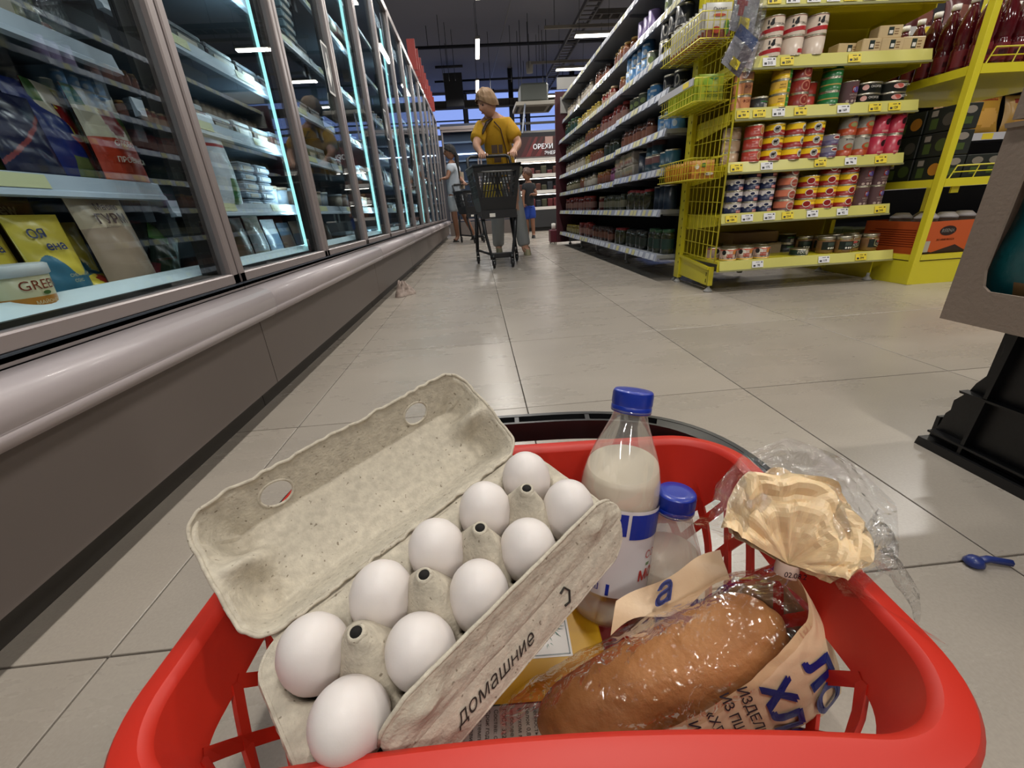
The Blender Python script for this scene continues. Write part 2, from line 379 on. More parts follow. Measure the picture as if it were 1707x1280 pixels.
# ------------------------------------------------------------------ refrigerated cabinets along the left
ALU=mat('cooler aluminium','#978d8c',.34,.35,bump=(180,.03,.001)); BUMP=mat('bumper plastic','#a9a0a2',.34,0,coat=.1)
PANEL=mat('cooler base panel','#6b625e',.42); KICK=mat('cooler kick strip','#37332f',.45); BLK=mat('black gasket','#0d0d0e',.45)
INN=mat('cooler inside','#3d444d',.4,.1); SHELFM=mat('cooler shelf','#5a646e',.35,.3); RAILM=mat('price rail lit','#a9b6c4',.3); RAILY=mat('price rail yellow','#c4c79a',.35)
GL=film('door glass','#f3f8fa',.0,.002,.55,1.24); TUBE=emit('led tube','#a8f0ee',1.7); SILL=mat('sill plate','#d3e2e6',.35)
STK=mat('sticker white','#e8e8e6',.4)
L=1.355; Y0=-.215
bump_prof=[(-.612,.262),(-.566,.266),(-.556,.276),(-.5535,.287),(-.556,.2885),(-.5535,.291),(-.5525,.312),(-.556,.326),(-.566,.335),(-.582,.3385),(-.612,.340)]
def cooler(k,label):
    y=Y0+L*k
    t=thing('refrigerated_cabinet',label,'refrigerator',(0,y,0),0,'row of glass-door refrigerated cabinets')
    g=.0015
    MB().box(-1.55,-.66,g,L-g,2.14,2.2).box(-1.55,-1.5,g,L-g,.06,2.14).box(-1.5,-.62,g,L-g,.345,.355).box(-1.5,-.66,g,L-g,.06,.345).build('body',INN,t)
    MB().box(-.66,-.61,g,L-g,.072,.263).build('base_panel',PANEL,t)
    MB().box(-.70,-.665,g,L-g,.0,.052).box(-.70,-.668,g,L-g,.052,.072,1).build('kick_strip',[KICK,BLK],t)
    MB().prism(bump_prof,'y',g,L-g,0,None,True).build('bumper',BUMP,t)
    MB().box(-.66,-.62,g,L-g,.340,.352).build('lower_rail',ALU,t)
    MB().bbox(-.68,-.645,g,L-g,2.115,2.2,.006).build('top_fascia',ALU,t)
    MB().prism([(-.80,.356),(-.668,.356),(-.668,.382),(-.712,.405),(-.72,.405),(-.735,.372),(-.80,.362)],'y',.004,L-.004).build('inner_sill',SILL,t)
    MB().bbox(-.682,-.65,L/2-.012,L/2+.012,.355,2.11,.003).build('mullion',ALU,t)
    # doors, two leaves
    for s in (0,1):
        a=.004+s*L/2; b=L/2-.004+s*L/2; fr=.026
        d=MB()
        d.bbox(-.652,-.624,a,b,.354,.354+fr,.003).bbox(-.652,-.624,a,b,2.085,2.113,.003)
        d.bbox(-.652,-.624,a,a+fr,.354,2.113,.003).bbox(-.652,-.624,b-fr,b,.354,2.113,.003)
        D=d.build('door',ALU,t)
        gs=MB(); q=.03
        gs.box(-.664,-.653,a+fr-.01,a+fr+.006,.372,2.095).box(-.664,-.653,b-fr-.052,b-fr+.01,.372,2.095).box(-.664,-.653,a+fr,b-fr,.372,.388).box(-.664,-.653,a+fr,b-fr,2.07,2.095)
        gs.build('gasket',BLK,D)
        MB().box(-.642,-.638,a+fr,b-fr,.378,2.088).build('pane',GL,D)
        if s==1 or k==0:
            st=MB(); st.prism([(b-fr-.10,1.04),(b-fr-.02,1.04),(b-fr-.015,1.045),(b-fr-.015,1.235),(b-fr-.02,1.24),(b-fr-.10,1.24),(b-fr-.105,1.235),(b-fr-.105,1.045)],'x',-.637,-.6365,0)
            st.prism([(b-fr-.097,1.05),(b-fr-.023,1.05),(b-fr-.023,1.23),(b-fr-.097,1.23)],'x',-.6364,-.6360,1)
            st.prism([(b-fr-.06,1.20),(b-fr-.05,1.21),(b-fr-.043,1.16),(b-fr-.035,1.12),(b-fr-.06,1.07),(b-fr-.085,1.12),(b-fr-.075,1.14),(b-fr-.063,1.15)],'x',-.6359,-.6356,0)
            if s==1: st.build('sticker',[STK,mat('sticker dark','#23262b',.4)],D)
    MB().bbox(-.705,-.69,L/2-.008,L/2+.008,.40,1.98,.003).build('light_tube',TUBE,t)
    area('cooler light',(-.707,y+L/2,1.19),1.55,.014,COOLER_POWER,(.72,.94,1),(0,math.radians(90),0))
    area('sill fill light',(-.74,y+L/2,2.10),.05,1.2,COOLER_POWER*.6,(.8,.93,1),(0,math.radians(12),0))  # added fill with no fixture, brightens the inner sill from above
    zs=[.581,.826,1.11,1.4,1.7] if k==0 else [.545,.755,.945,1.2,1.47,1.75]
    for z in zs:
        MB().box(-1.48,-.745,.006,L-.006,z-.012,z).box(-1.48,-.765,.02,.05,z-.07,z-.012).box(-1.48,-.765,L-.05,L-.02,z-.07,z-.012).build('shelf',SHELFM,t)
        r=MB(); r.prism([(-.745,z-.026),(-.730,z-.024),(-.732,z-.016),(-.736,z-.013),(-.741,z+.012),(-.745,z+.012)],'y',.006,L-.006,0)
        for q in range(3 if k<3 else 2):
            yy=.12+.42*q+.07*((k+q)%2); r.prism([(-.7355,z-.012),(-.7345,z-.012),(-.7385,z+.010),(-.7395,z+.010)],'y',yy,yy+.11,1)
        r.build('price_rail',[RAILM,RAILY],t)
    return zs
cl=['nearest refrigerated cabinet with glass doors, holding yellow and red sauce pouches','second glass-door refrigerated cabinet, white box stacks on its middle shelf','third glass-door refrigerated cabinet, with twin bright light tubes','fourth glass-door refrigerated cabinet from the near end','fifth glass-door refrigerated cabinet from the near end','sixth glass-door refrigerated cabinet, just before the girl','last glass-door refrigerated cabinet, beside the girl in white']
ZS=[cooler(k,cl[k]) for k in range(7)]
# red flag panels on the cooler roof
RED=mat('red panel','#93312c',.5)
for k in range(9):
    y=6.5+.3*k; o=MB().box(-.70,-.60,y-.008,y+.008,2.2,2.52-.012*k).box(-.66,-.64,y-.03,y+.03,2.2,2.21).build('red_panel',RED); tag(o,'upright red panel on the cooler roof, %s from the near end'%(['first','second','third','fourth','fifth','sixth','seventh','eighth','ninth'][k]),'sign','red panels on the cooler roof')
# end cooler across the aisle
t=thing('end_cooler','glass-door cooler closing the aisle behind the girl','refrigerator',(-.62,10.0,0))
MB().box(0,1.55,.12,.8,0,2.2).build('body',mat('end cooler inside','#34405a',.4),t)
for s in (0,1):
    d=MB(); a=.02+.77*s; d.bbox(a,a+.74,-.02,.02,.3,.34,.003).bbox(a,a+.74,-.02,.02,2.03,2.07,.003).bbox(a,a+.03,-.02,.02,.34,2.03,.003).bbox(a+.71,a+.74,-.02,.02,.34,2.03,.003); D=d.build('door',ALU,t)
    MB().box(a+.03,a+.71,-.004,.004,.34,2.03).build('pane',GL,D)
MB().bbox(0,1.55,-.04,.12,2.07,2.13,.004).build('top_fascia',ALU,t); MB().bbox(0,1.55,-.04,.12,0,.28,.004).build('base_panel',PANEL,t)
for z in (.7,1.1,1.5,1.85): MB().box(.03,1.5,.05,.12,z-.015,z+.015).build('shelf',mat('end shelf','#8b98b5',.3),t)
MB().box(.1,1.4,.06,.08,1.62,1.64).build('light_tube',emit('cool tube','#dfeaff',6),t)
NEAR=['nearest','second-nearest','third-nearest','fourth-nearest','fifth-nearest','sixth-nearest','seventh-nearest','eighth-nearest','ninth-nearest','tenth-nearest','eleventh-nearest','twelfth-nearest','thirteenth-nearest','fourteenth-nearest','fifteenth-nearest','sixteenth-nearest','seventeenth-nearest']
# ------------------------------------------------------------------ product kits (one mesh set per kind, copied per item)
KITS={}
def kit(name,parts): KITS[name]=parts     # parts: list of (part name, mesh, parent index or None)
def place(kname,oname,label,cat,loc,rotz=0,group=None,mx=None):
    t=thing(oname,label,cat,loc,rotz,group,mx); obs=[]
    for pn,me,pi in KITS[kname]:
        obs.append(link(pn,me,t if pi is None else obs[pi]))
    return t
METL=mat('tin metal','#b9b4a4',.28,.9); GOLD=mat('gold lid','#b79a55',.3,.8); WHITE=P('#e4e0d8'); BLACK=P('#17181a')
def can_kit(name,r,h,bands,lid=METL,deco=None,seg=20):
    """bands: [(z fraction, material)] from bottom to top"""
    ms=[b[1] for b in bands]; m=MB(); prof=[]
    z0=.003; H=h-.006
    for i,(fz,_) in enumerate(bands):
        if i==0: prof.append((r*.985,z0,0))
        prof.append((r*.985,z0+H*fz,i))
        if i<len(bands)-1: prof.append((r*.985,z0+H*fz,i+1))
    m.lathe(prof,seg,0,None,True,False); body=m.mesh('body',ms)
    l=MB(); l.lathe([(r*.985,h-.004),(r,h-.003),(r,h),(r*.93,h),(r*.9,h-.003),(0,h-.003)],seg); l2=MB().lathe([(0,.002),(r*.94,.002),(r,0),(r,.003),(r*.985,.004)],seg)
    ps=[('body',body,None),('lid',l.mesh('lid',[lid]),None),('base_rim',l2.mesh('base_rim',[lid]),None)]
    if deco:
        d=MB(); mats=deco(d,r*.987,h); ps.append(('printing',d.mesh('printing',mats),0))
    kit(name,ps)
def jar_kit(name,r,h,glass,lid,label=None,seg=16,fill=.8):
    m=MB(); m.lathe([(r*.9,0),(r,.006),(r,h*.74),(r*.93,h*.82),(r*.78,h*.87),(r*.78,h*.88)],seg)
    l=MB(); l.lathe([(r*.8,h*.87),(r*.84,h*.875),(r*.84,h*.985),(r*.8,h),(0,h)],seg)
    ps=[('jar_body',m.mesh('jar_body',[glass]),None),('lid',l.mesh('lid',[lid]),None)]
    if label:
        d=MB(); d.lathe([(r*1.012,h*.2),(r*1.012,h*.62)],seg,0,None,True,False); ps.append(('paper_label',d.mesh('paper_label',[label]),0))
    kit(name,ps)
# --- tins for the yellow rack
DR=P('#8f1f1c'); RD=P('#b5332a'); YL=P('#e0b81e'); NAVY=P('#20294a'); PEACH=P('#b8795f'); SALM=P('#c98f78'); CREAM=P('#cdb892'); GRN=P('#2f7a3c'); DGRN=P('#173b28'); PINK=P('#a8273f'); PURP=P('#4c4668'); ORG=P('#c05a26'); BRWN=P('#54302a'); SILV=P('#a8a39a'); DARKB=P('#1c1e22'); MAUV=P('#5d4446'); OLIV=P('#6d6a2c')
def ov(m,R,a,z,w,h,k): wrap_oval(m,R,a,z,w,h,k)
def d_cow(txt,side=0):
    def f(m,R,h):
        wrap_oval(m,R+.0004,-.35,h*.55,.036,h*.62,0); wrap_oval(m,R+.0008,-.35,h*.55,.03,h*.5,1)
        wrap_rect(m,R+.0012,-.55,-.25,h*.5,h*.66,2,4); wrap_rect(m,R+.0012,-.5,-.46,h*.36,h*.52,2,1); wrap_rect(m,R+.0012,-.34,-.3,h*.36,h*.52,2,1); wrap_rect(m,R+.0012,-.25,-.17,h*.6,h*.74,2,2)
        wrap_text(m,txt,h*.2,R+.0006,h*.78,.45,2); wrap_text(m,'ТУШЁНАЯ',h*.12,R+.0006,h*.2,.45,3)
        return [WHITE,SILV,BLACK,WHITE]
    return f
def d_seal(txt):
    def f(m,R,h):
        wrap_oval(m,R+.0004,-.35,h*.55,.038,h*.6,0); wrap_oval(m,R+.0008,-.35,h*.55,.033,h*.48,1)
        wrap_text(m,txt,h*.2,R+.0006,h*.78,.4,2); wrap_text(m,'СВИНИНА',h*.13,R+.0006,h*.2,.4,0); wrap_oval(m,R+.0006,.95,h*.55,.02,h*.4,3)
        return [WHITE,DR,DR,YL]
    return f
can_kit('yellow_cow',.049,.054,[(.48,DR),(.97,YL),(1,METL)],METL,d_cow('ГОВЯДИНА'))
can_kit('yellow_seal',.049,.054,[(.48,DR),(.97,YL),(1,METL)],METL,d_seal('СВИНИНА'))
def d_navy(m,R,h):
    wrap_oval(m,R+.0004,-.1,h*.72,.03,h*.36,0); wrap_oval(m,R+.0008,-.1,h*.72,.022,h*.24,2); wrap_rect(m,R+.0006,.1,.9,h*.12,h*.34,1,5); wrap_text(m,'МЯСО',h*.2,R+.001,h*.22,.5,0); wrap_oval(m,R+.0004,-.8,h*.6,.014,h*.25,0)
    return [WHITE,RD,NAVY]
can_kit('navy',.040,.055,[(.6,NAVY),(1,P('#bdb4b2'))],METL,d_navy)
def d_house(m,R,h):
    wrap_oval(m,R+.0004,0,h*.48,.05,h*.8,0); wrap_oval(m,R+.0008,0,h*.46,.04,h*.62,1); wrap_text(m,'ЗАВТРАК',h*.17,R+.0012,h*.42,0,0); wrap_rect(m,R+.0004,.5,1.1,h*.55,h*.85,0,4); wrap_text(m,'С',h*.26,R+.001,h*.7,.8,2)
    return [P('#c9bcae'),P('#a04a3c'),BRWN]
can_kit('house',.047,.054,[(.3,BRWN),(.95,P('#7d4037')),(1,METL)],METL,d_house)
can_kit('house_orange',.047,.054,[(.3,BRWN),(.95,P('#b8684e')),(1,METL)],METL,d_house)
def d_ham(m,R,h):
    wrap_rect(m,R+.0004,-.2,.5,h*.5,h*.75,0,4); wrap_oval(m,R+.0008,.25,h*.62,.03,h*.24,1); wrap_text(m,'П',h*.16,R+.001,h*.62,-.02,3); wrap_text(m,'МЯСНОЙ',h*.1,R+.001,h*.4,.1,2); wrap_text(m,'ПАШТЕТ',h*.08,R+.001,h*.28,.1,2)
    for q in (-.5,0,.5): wrap_oval(m,R+.0006,q,h*.13,.014,h*.12,2)
    return [DR,P('#51488c'),P('#b8a49a'),WHITE]
can_kit('brown_tall',.041,.095,[(1,MAUV)],METL,d_ham)
def d_pink(m,R,h):
    wrap_oval(m,R+.0004,.35,h*.58,.026,h*.3,0); wrap_rect(m,R+.0004,.1,.8,h*.45,h*.55,0,5,.012); wrap_oval(m,R+.0006,.7,h*.68,.016,h*.2,0); wrap_rect(m,R+.0004,-.2,.9,h*.1,h*.2,1,6); wrap_text(m,'ФАСОЛЬ',h*.1,R+.0008,h*.87,.3,1)
    return [P('#2c1018'),P('#c98a86')]
can_kit('pink_bean',.040,.092,[(.95,P('#b02f45')),(1,METL)],METL,d_pink)
def d_silv(m,R,h):
    wrap_oval(m,R+.0004,.1,h*.5,.05,h*.32,0); wrap_oval(m,R+.0008,.15,h*.52,.034,h*.2,1); wrap_text(m,'ФАСОЛЬ',h*.1,R+.0006,h*.84,.1,2)
    return [P('#b84a28'),P('#8a8c5a'),DARKB]
can_kit('silver_orange',.040,.092,[(.36,P('#a64422')),(.96,P('#8f8a80')),(1,METL)],METL,d_silv)
def d_pur(m,R,h):
    wrap_oval(m,R+.0004,.3,h*.72,.044,h*.34,0); wrap_oval(m,R+.0008,.3,h*.72,.036,h*.2,1); wrap_text(m,'РАГУ',h*.2,R+.0006,h*.36,.2,2); wrap_rect(m,R+.0004,-.3,.9,h*.1,h*.18,3,6)
    return [WHITE,DR,P('#b8b4c4'),P('#7a3a58')]
can_kit('purple_flat',.041,.052,[(.5,PURP),(.97,P('#6e6a7c')),(1,METL)],METL,d_pur)
def d_redtag(m,R,h):
    wrap_oval(m,R+.0004,.55,h*.55,.028,h*.7,0); wrap_oval(m,R+.0007,.55,h*.55,.022,h*.55,1)
    for q in range(3): wrap_rect(m,R+.0004,-.5,.15,h*(.25+.2*q),h*(.32+.2*q),2,4)
    return [CREAM,P('#b0703c'),P('#d08a80')]
can_kit('red_flat',.043,.054,[(.95,P('#a8382c')),(1,METL)],METL,d_redtag)
can_kit('beige_flat',.043,.054,[(.95,P('#a98e72')),(1,METL)],METL)
can_kit('dark_tin',.043,.052,[(.9,P('#262a2a')),(1,METL)],METL,lambda m,R,h:(wrap_rect(m,R+.0005,-.1,.4,h*.1,h*.42,0,4),wrap_rect(m,R+.0005,-.5,.8,h*.55,h*.62,1,6),[SILV,GRN])[2])
def d_M(m,R,h):
    wrap_rect(m,R+.0004,.15,.85,h*.1,h*.75,0,5); 
    vs=[(.15,.7),(.15,.98),(.32,.98),(.5,.72),(.68,.98),(.85,.98),(.85,.7)]
    for a0,a1,z0 in ((.15,.32,.98),(.68,.85,.98)): wrap_rect(m,R+.0004,a0,a1,h*.7,h*z0*.97,0,2)
    wrap_text(m,'мясо',h*.18,R+.0006,h*.66,-.35,1); wrap_text(m,'цыплят',h*.15,R+.0006,h*.46,-.35,1); wrap_text(m,'в желе',h*.12,R+.0008,h*.4,.5,2)
    return [P('#3c8a38'),P('#4a3414'),WHITE]
can_kit('yellow_green',.043,.056,[(.35,YL),(.95,P('#d3a94a')),(1,METL)],METL,d_M)
can_kit('peach_can',.043,.056,[(.08,YL),(.95,P('#b97a52')),(1,METL)],METL,lambda m,R,h:(wrap_text(m,'ФОРТЕ',h*.3,R+.0005,h*.6,.2,0),[P('#7a3320')])[1])
can_kit('green_can',.043,.056,[(.45,P('#1f6a36')),(.55,P('#a88a4a')),(.95,P('#236e3c')),(1,METL)],METL)
can_kit('red_round',.043,.056,[(.95,P('#8a2e28')),(1,METL)],METL,lambda m,R,h:(wrap_oval(m,R+.0004,.1,h*.5,.045,h*.75,0),wrap_oval(m,R+.0007,.1,h*.5,.035,h*.58,1),wrap_text(m,'R',h*.34,R+.001,h*.5,.1,0),[P('#c4826a'),P('#8a2e28')])[3])
def d_beef(m,R,h):
    wrap_text(m,'ГОВЯДИНА',h*.14,R+.0006,h*.56,.45,1); wrap_rect(m,R+.0004,-1.5,1.5,h*.14,h*.34,0,14,.012)
    wrap_oval(m,R+.0006,-.35,h*.62,.018,h*.2,1); wrap_rect(m,R+.0006,-.42,-.2,h*.55,h*.8,1,2,.006); wrap_rect(m,R+.0006,-.72,-.6,h*.6,h*.8,1,2); wrap_oval(m,R+.0006,-.62,h*.46,.012,h*.12,1)
    return [P('#b3252c'),BLACK]
can_kit('white_red',.050,.076,[(.95,P('#d0bfae')),(.97,DR),(1,METL)],METL,d_beef)
def d_tuna(m,R,h):
    wrap_oval(m,R+.0004,-.35,h*.62,.034,h*.5,0); wrap_oval(m,R+.0006,-.6,h*.68,.022,h*.4,1); wrap_rect(m,R+.0005,-.25,.45,h*.3,h*.55,2,5); wrap_text(m,'ДЛЯ СОБАК',h*.13,R+.0008,h*.42,.1,0); wrap_oval(m,R+.0004,.65,h*.7,.02,h*.36,3); wrap_oval(m,R+.0004,.95,h*.55,.012,h*.6,1)
    for a in (-1.1,-.7,0,.4,.8,1.1): wrap_oval(m,R+.0003,a,h*.24,.012,h*.1,4)
    return [WHITE,DARKB,P('#b3392c'),P('#c07a3c'),P('#8d8578')]
can_kit('dog_can',.043,.064,[(.1,YL),(.85,P('#a98f80')),(.95,P('#b34a34')),(1,METL)],METL,d_tuna)
can_kit('flat_gost',.045,.036,[(.9,P('#1e3228')),(1,METL)],METL,lambda m,R,h:(wrap_text(m,'ГОСТ',h*.5,R+.0005,h*.5,-.5,0),wrap_oval(m,R+.0005,.1,h*.5,.024,h*.7,1),wrap_oval(m,R+.0005,.6,h*.62,.014,h*.4,2),wrap_oval(m,R+.0005,.85,h*.5,.018,h*.5,2),[WHITE,SILV,P('#c46a52')])[4])
JG=mat('stew glass','#7a5a3c',.15,coat=.5); LIDG=METL
def gost_jar(name,front):
    m=MB(); r=.042;h=.088
    m.lathe([(r*.92,0),(r,.008),(r,.064),(r*.95,.07)],20); l=MB().lathe([(r*.93,.07),(r*.98,.072),(r*.98,.086),(r*.94,.088),(0,.088)],20)
    d=MB(); wrap_rect(d,r+.0006,-1.25,1.25,.02,.062,0,18)
    if front:
        wrap_text(d,'ГОСТ',.014,r+.0012,.036,0,1); wrap_oval(d,r+.0012,0,.051,.034,.012,2)
        for a0,a1 in ((-.62,-.58),(.58,.62)): wrap_rect(d,r+.001,a0,a1,.03,.06,3,1)
        wrap_rect(d,r+.001,-.6,.6,.058,.0605,3,6); wrap_rect(d,r+.001,-.6,0,.03,.0325,3,5,-.008); wrap_rect(d,r+.001,0,.6,.022,.0245,3,5,.008)
    else:
        wrap_rect(d,r+.001,-.6,.3,.04,.058,4,5)
        for a in (-.45,-.15,.15): wrap_oval(d,r+.001,a,.029,.01,.01,1)
    kit(name,[('jar_body',m.mesh('jar_body',[JG]),None),('lid',l.mesh('lid',[METL]),None),('paper_label',d.mesh('paper_label',[P('#15201c'),WHITE,P('#b0504a'),P('#c9c49a'),P('#3c4a44')]),0)])
gost_jar('gost_front',True); gost_jar('gost_back',False)
def oval_tin(name,txt,badge):
    m=MB(); a,b,h=.062,.04,.044
    def ring(z,k,s=1): return [(a*s*math.cos(2*PI*i/24),b*s*math.sin(2*PI*i/24),z) for i in range(24)]
    vs=ring(0,0,.98)+ring(.004,0)+ring(h-.008,0)+ring(h-.006,0,1.02)+ring(h,0,1.02)+ring(h,0,.95)
    fs=[];ms=[]
    for q in range(5):
        for i in range(24): fs.append((q*24+i,q*24+(i+1)%24,(q+1)*24+(i+1)%24,(q+1)*24+i)); ms.append(1 if q>=2 else 0)
    fs.append(tuple(120+i for i in range(24)));ms.append(1); fs.append(tuple(range(24))[::-1]); ms.append(0)
    m.add(vs,fs,ms,True)
    d=MB()
    vt,ft=text_data(txt,.013); d.add([(x+(.008 if badge<0 else .03),-b*math.sqrt(max(0,1-min(.98,((x+.008)/a)**2)))-.0015,y+.024) for x,y,_ in vt],ft,0)
    n=20; x0=-.038 if badge<0 else -.005; w=.012 if badge<0 else .026
    for s_,k in ((1,2),(.8,1)):
        ring2=[(x0+w*s_*math.cos(2*PI*i/n),-b*math.sqrt(max(0,1-((x0+w*s_*math.cos(2*PI*i/n))/a)**2))-.001-.0004*k,.022+.011*s_*math.sin(2*PI*i/n)) for i in range(n)]
        d.add(ring2,[tuple(range(n))],k)
    kit(name,[('body',m.mesh('body',[P('#151a18'),METL]),None),('printing',d.mesh('printing',[WHITE,P('#c05a52'),P('#d8a8a0')]),0)])
oval_tin('okorok','ОКОРОК',-1); oval_tin('vetch','ВЕТЧ',1)

# ------------------------------------------------------------------ yellow end rack
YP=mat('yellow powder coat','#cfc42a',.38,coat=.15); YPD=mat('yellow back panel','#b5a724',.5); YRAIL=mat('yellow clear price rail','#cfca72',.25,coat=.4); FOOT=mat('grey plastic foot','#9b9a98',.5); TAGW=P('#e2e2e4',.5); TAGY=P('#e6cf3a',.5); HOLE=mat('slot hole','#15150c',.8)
yr=thing('end_rack','yellow metal end-of-aisle rack filled with tinned food','shelving',(0,0,0))
m=MB(); m.bbox(1.235,1.262,2.575,2.635,.03,2.3,.002)
m.build('upright',YP,yr)
hl=MB()
for k in range(40): 
    z=.12+.05*k; hl.box(1.2335,1.2345,2.583,2.589,z,z+.012)
ho=hl.build('slot_hole',HOLE,yr); ho['kind']='stuff'
MB().bbox(2.19,2.217,2.575,2.635,.03,2.3,.002).build('upright',YP,yr)
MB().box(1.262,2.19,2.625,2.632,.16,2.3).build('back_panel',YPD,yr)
b=MB(); b.prism([(2.235,.035),(2.575,.05),(2.575,.17),(2.235,.135),(2.235,.03)],'x',1.245,1.252).prism([(2.235,.12),(2.575,.155),(2.575,.17),(2.235,.135)],'x',1.236,1.252)
b.box(1.245,1.27,2.225,2.24,.035,.135)
BP=b.build('base_side',YP,yr)
for (yy,z) in ((2.238,.05),(2.238,.085)): MB().box(1.2435,1.2448,yy+.012,yy+.018,z,z+.02).build('slot_hole',HOLE,BP)
b=MB(); b.prism([(2.235,.035),(2.575,.05),(2.575,.17),(2.235,.135)],'x',2.2,2.207).build('base_side',YP,yr)
foot=MB().lathe([(.024,0),(.022,.008),(.008,.022),(.008,.04)],14).mesh('foot',[FOOT])
for x,y in ((1.258,2.24),(1.25,2.60),(2.2,2.24),(2.2,2.60)): link('foot',foot,yr,loc=(x,y,0))
def price_rail(x0,x1,y,z,tags,parent,tilt=.012,h=.045):
    r=MB(); r.prism([(y,z-h),(y+.004,z-h),(y+tilt+.006,z+.004),(y+tilt,z+.006)],'x',x0,x1,0).box(x0,x1,y-.004,y+.004,z-h-.004,z-h+.004,1)
    pr=r.build('price_rail',[YRAIL,mat('rail lip','#a9a87c',.3,.4)],parent)
    rot=Matrix.Rotation(-math.atan2(tilt,h+.006),4,'X')
    for (x,colr,txt) in tags:
        tm=MB(); wdt=.062
        tm.box(-wdt/2,wdt/2,-.0012,0,-.018,.016,0); flat_text(tm,txt,.0155,1,at=(.004,-.002,-.007),bold=.03); tm.box(-.024,-.012,-.0018,-.0013,-.013,-.004,1); tm.box(-.01,.01,-.0018,-.0013,.008,.0105,1); tm.box(.018,.026,-.0018,-.0013,.006,.0115,1)
        link('price_tag',tm.mesh('price_tag',[TAGW if colr=='w' else TAGY,P('#2a2a2e',.5)]),pr,mx=Matrix.Translation((x,y+tilt*.4-.0015,z-h*.42))@rot)
SZ=[.165,.398,.635,.862,1.062,1.285]
TAGS=[[(1.47,'w','78'),(1.84,'w','119'),(2.05,'y','294')],
[(1.315,'y','184'),(1.40,'w','139'),(1.52,'w','201'),(1.62,'y','214'),(1.755,'w','199'),(1.92,'w','92'),(2.13,'y','245')],
[(1.305,'y','79'),(1.46,'w','175'),(1.74,'y','263'),(1.90,'w','96'),(2.06,'y','49')],
[(1.30,'y','99'),(1.38,'y','114'),(1.475,'w','66'),(1.585,'y','46'),(1.80,'w','169'),(1.96,'y','135'),(2.06,'y','129')],
[(1.39,'w','315'),(1.475,'y','259'),(1.80,'y','265')],
[(1.37,'y','89'),(1.455,'w','56'),(1.55,'w','115'),(1.64,'w','186'),(1.72,'y','94'),(1.81,'w','162'),(1.93,'w','71'),(2.03,'w','87'),(2.12,'w','58')]]
for k,z in enumerate(SZ):
    y0=2.155 if k==0 else 2.20; x1=2.235 if k==0 else 2.185
    sh=MB().box(1.265,2.185,y0+.015,2.62,z-.012,z)
    sh.box(1.255,x1,y0+.012,y0+.02,z-.05,z)
    s_=sh.build('shelf',YP,yr)
    if k:
        for x in (1.263,2.18): MB().prism([(2.25,z-.055),(2.60,z-.085),(2.60,z-.012),(2.25,z-.012)],'x',x,x+.005).build('bracket',YP,s_)
        MB().box(1.27,2.18,2.32,2.34,z-.035,z-.012).build('stiffener',YP,s_)
    price_rail(1.262,x1,y0,z,TAGS[k],yr)
# wire side grid
wm=MB()
for k in range(9): wm.tube([(1.256,2.57-.045*k,.172),(1.256,2.57-.045*k,2.25)],.0022,4)
for k in range(30): wm.tube([(1.254,2.575,.185+.072*k-.0),(1.254,2.21,.172+.072*k)],.0022,4)
wm.tube([(1.256,2.205,.16),(1.256,2.205,2.25)],.0045,6)
wo=wm.build('wire_grid',YP,yr); wo['kind']='stuff'
# --- stock of the yellow rack
TIER={1:[''],2:['lower','upper'],3:['bottom','middle','top'],4:['bottom','second-up','third-up','top']}
CW={1:[''],2:['left-hand','right-hand'],3:['left-hand','central','right-hand'],4:['leftmost','second-left','third-left','rightmost']}
def stack(kname,oname,label,x,y,z,h,n,dx=0,jit=.06,rot=0,group=None,cat='can',col=''):
    for i in range(n):
        place(kname,oname,(TIER[n][i]+' '+col+' '+label).strip().replace('  ',' '),cat,(x+random.uniform(-.001,.001),y,z+h*i+.0004*i),rot+random.uniform(-jit,jit),group or label)
def s0(nm,obj,lab,xs,y,z,h,ns,**k):
    for x,n,cw in zip(xs,ns,CW[len(xs)]): stack(nm,obj,lab,x,y,z,h,n,group=lab,col=cw,**k)
z=SZ[0]
s0('dog_can','food_can','orange and brown can of dog food bottom yellow shelf, front row at left',[1.345,1.437,1.53],2.235,z,.064,[1,1,1],rot=-.4)
s0('dog_can','food_can','orange and brown can of dog food bottom yellow shelf, rear row at left',[1.32,1.41,1.50,1.59],2.335,z,.064,[1,1,1,1],rot=.5)
stack('flat_gost','food_can','single low green tin standing alone mid bottom yellow shelf',1.76,2.25,z,.036,1,rot=.3)
s0('dark_tin','food_can','dark low tin at the back bottom yellow shelf behind the single green tin',[1.80,1.80],2.42,z,.052,[1,1]) if 0 else stack('dark_tin','food_can','of two dark tins behind the single low green tin',1.80,2.42,z,.052,2)
place('gost_back','meat_jar','glass jar with green label, leftmost of the front jars on bottom yellow shelf','jar',(1.915,2.26,z),.2)
place('gost_back','meat_jar','glass jar with green label, second of the front jars on bottom yellow shelf','jar',(1.99,2.225,z),.1)
place('gost_front','meat_jar','glass jar with cream shield on green label, third along the bottom yellow shelf','jar',(2.072,2.27,z),-.35)
place('gost_front','meat_jar','glass jar with cream shield on its label, rightmost bottom yellow shelf','jar',(2.155,2.245,z),.5)
for x,y,w_ in ((1.87,2.37,'leftmost'),(1.96,2.36,'second-left'),(2.05,2.37,'third-left'),(2.14,2.36,'rightmost')): place('gost_back','meat_jar',w_+' dim glass meat jar in the rear row, bottom yellow shelf','jar',(x,y,z),0,'rear meat jars bottom yellow shelf')
CARD=mat('cardboard','#8d7458',.8,bump=(90,.2,.002),var=(6,'#7b634a')); CARDL=mat('cardboard pale','#9a886f',.8)
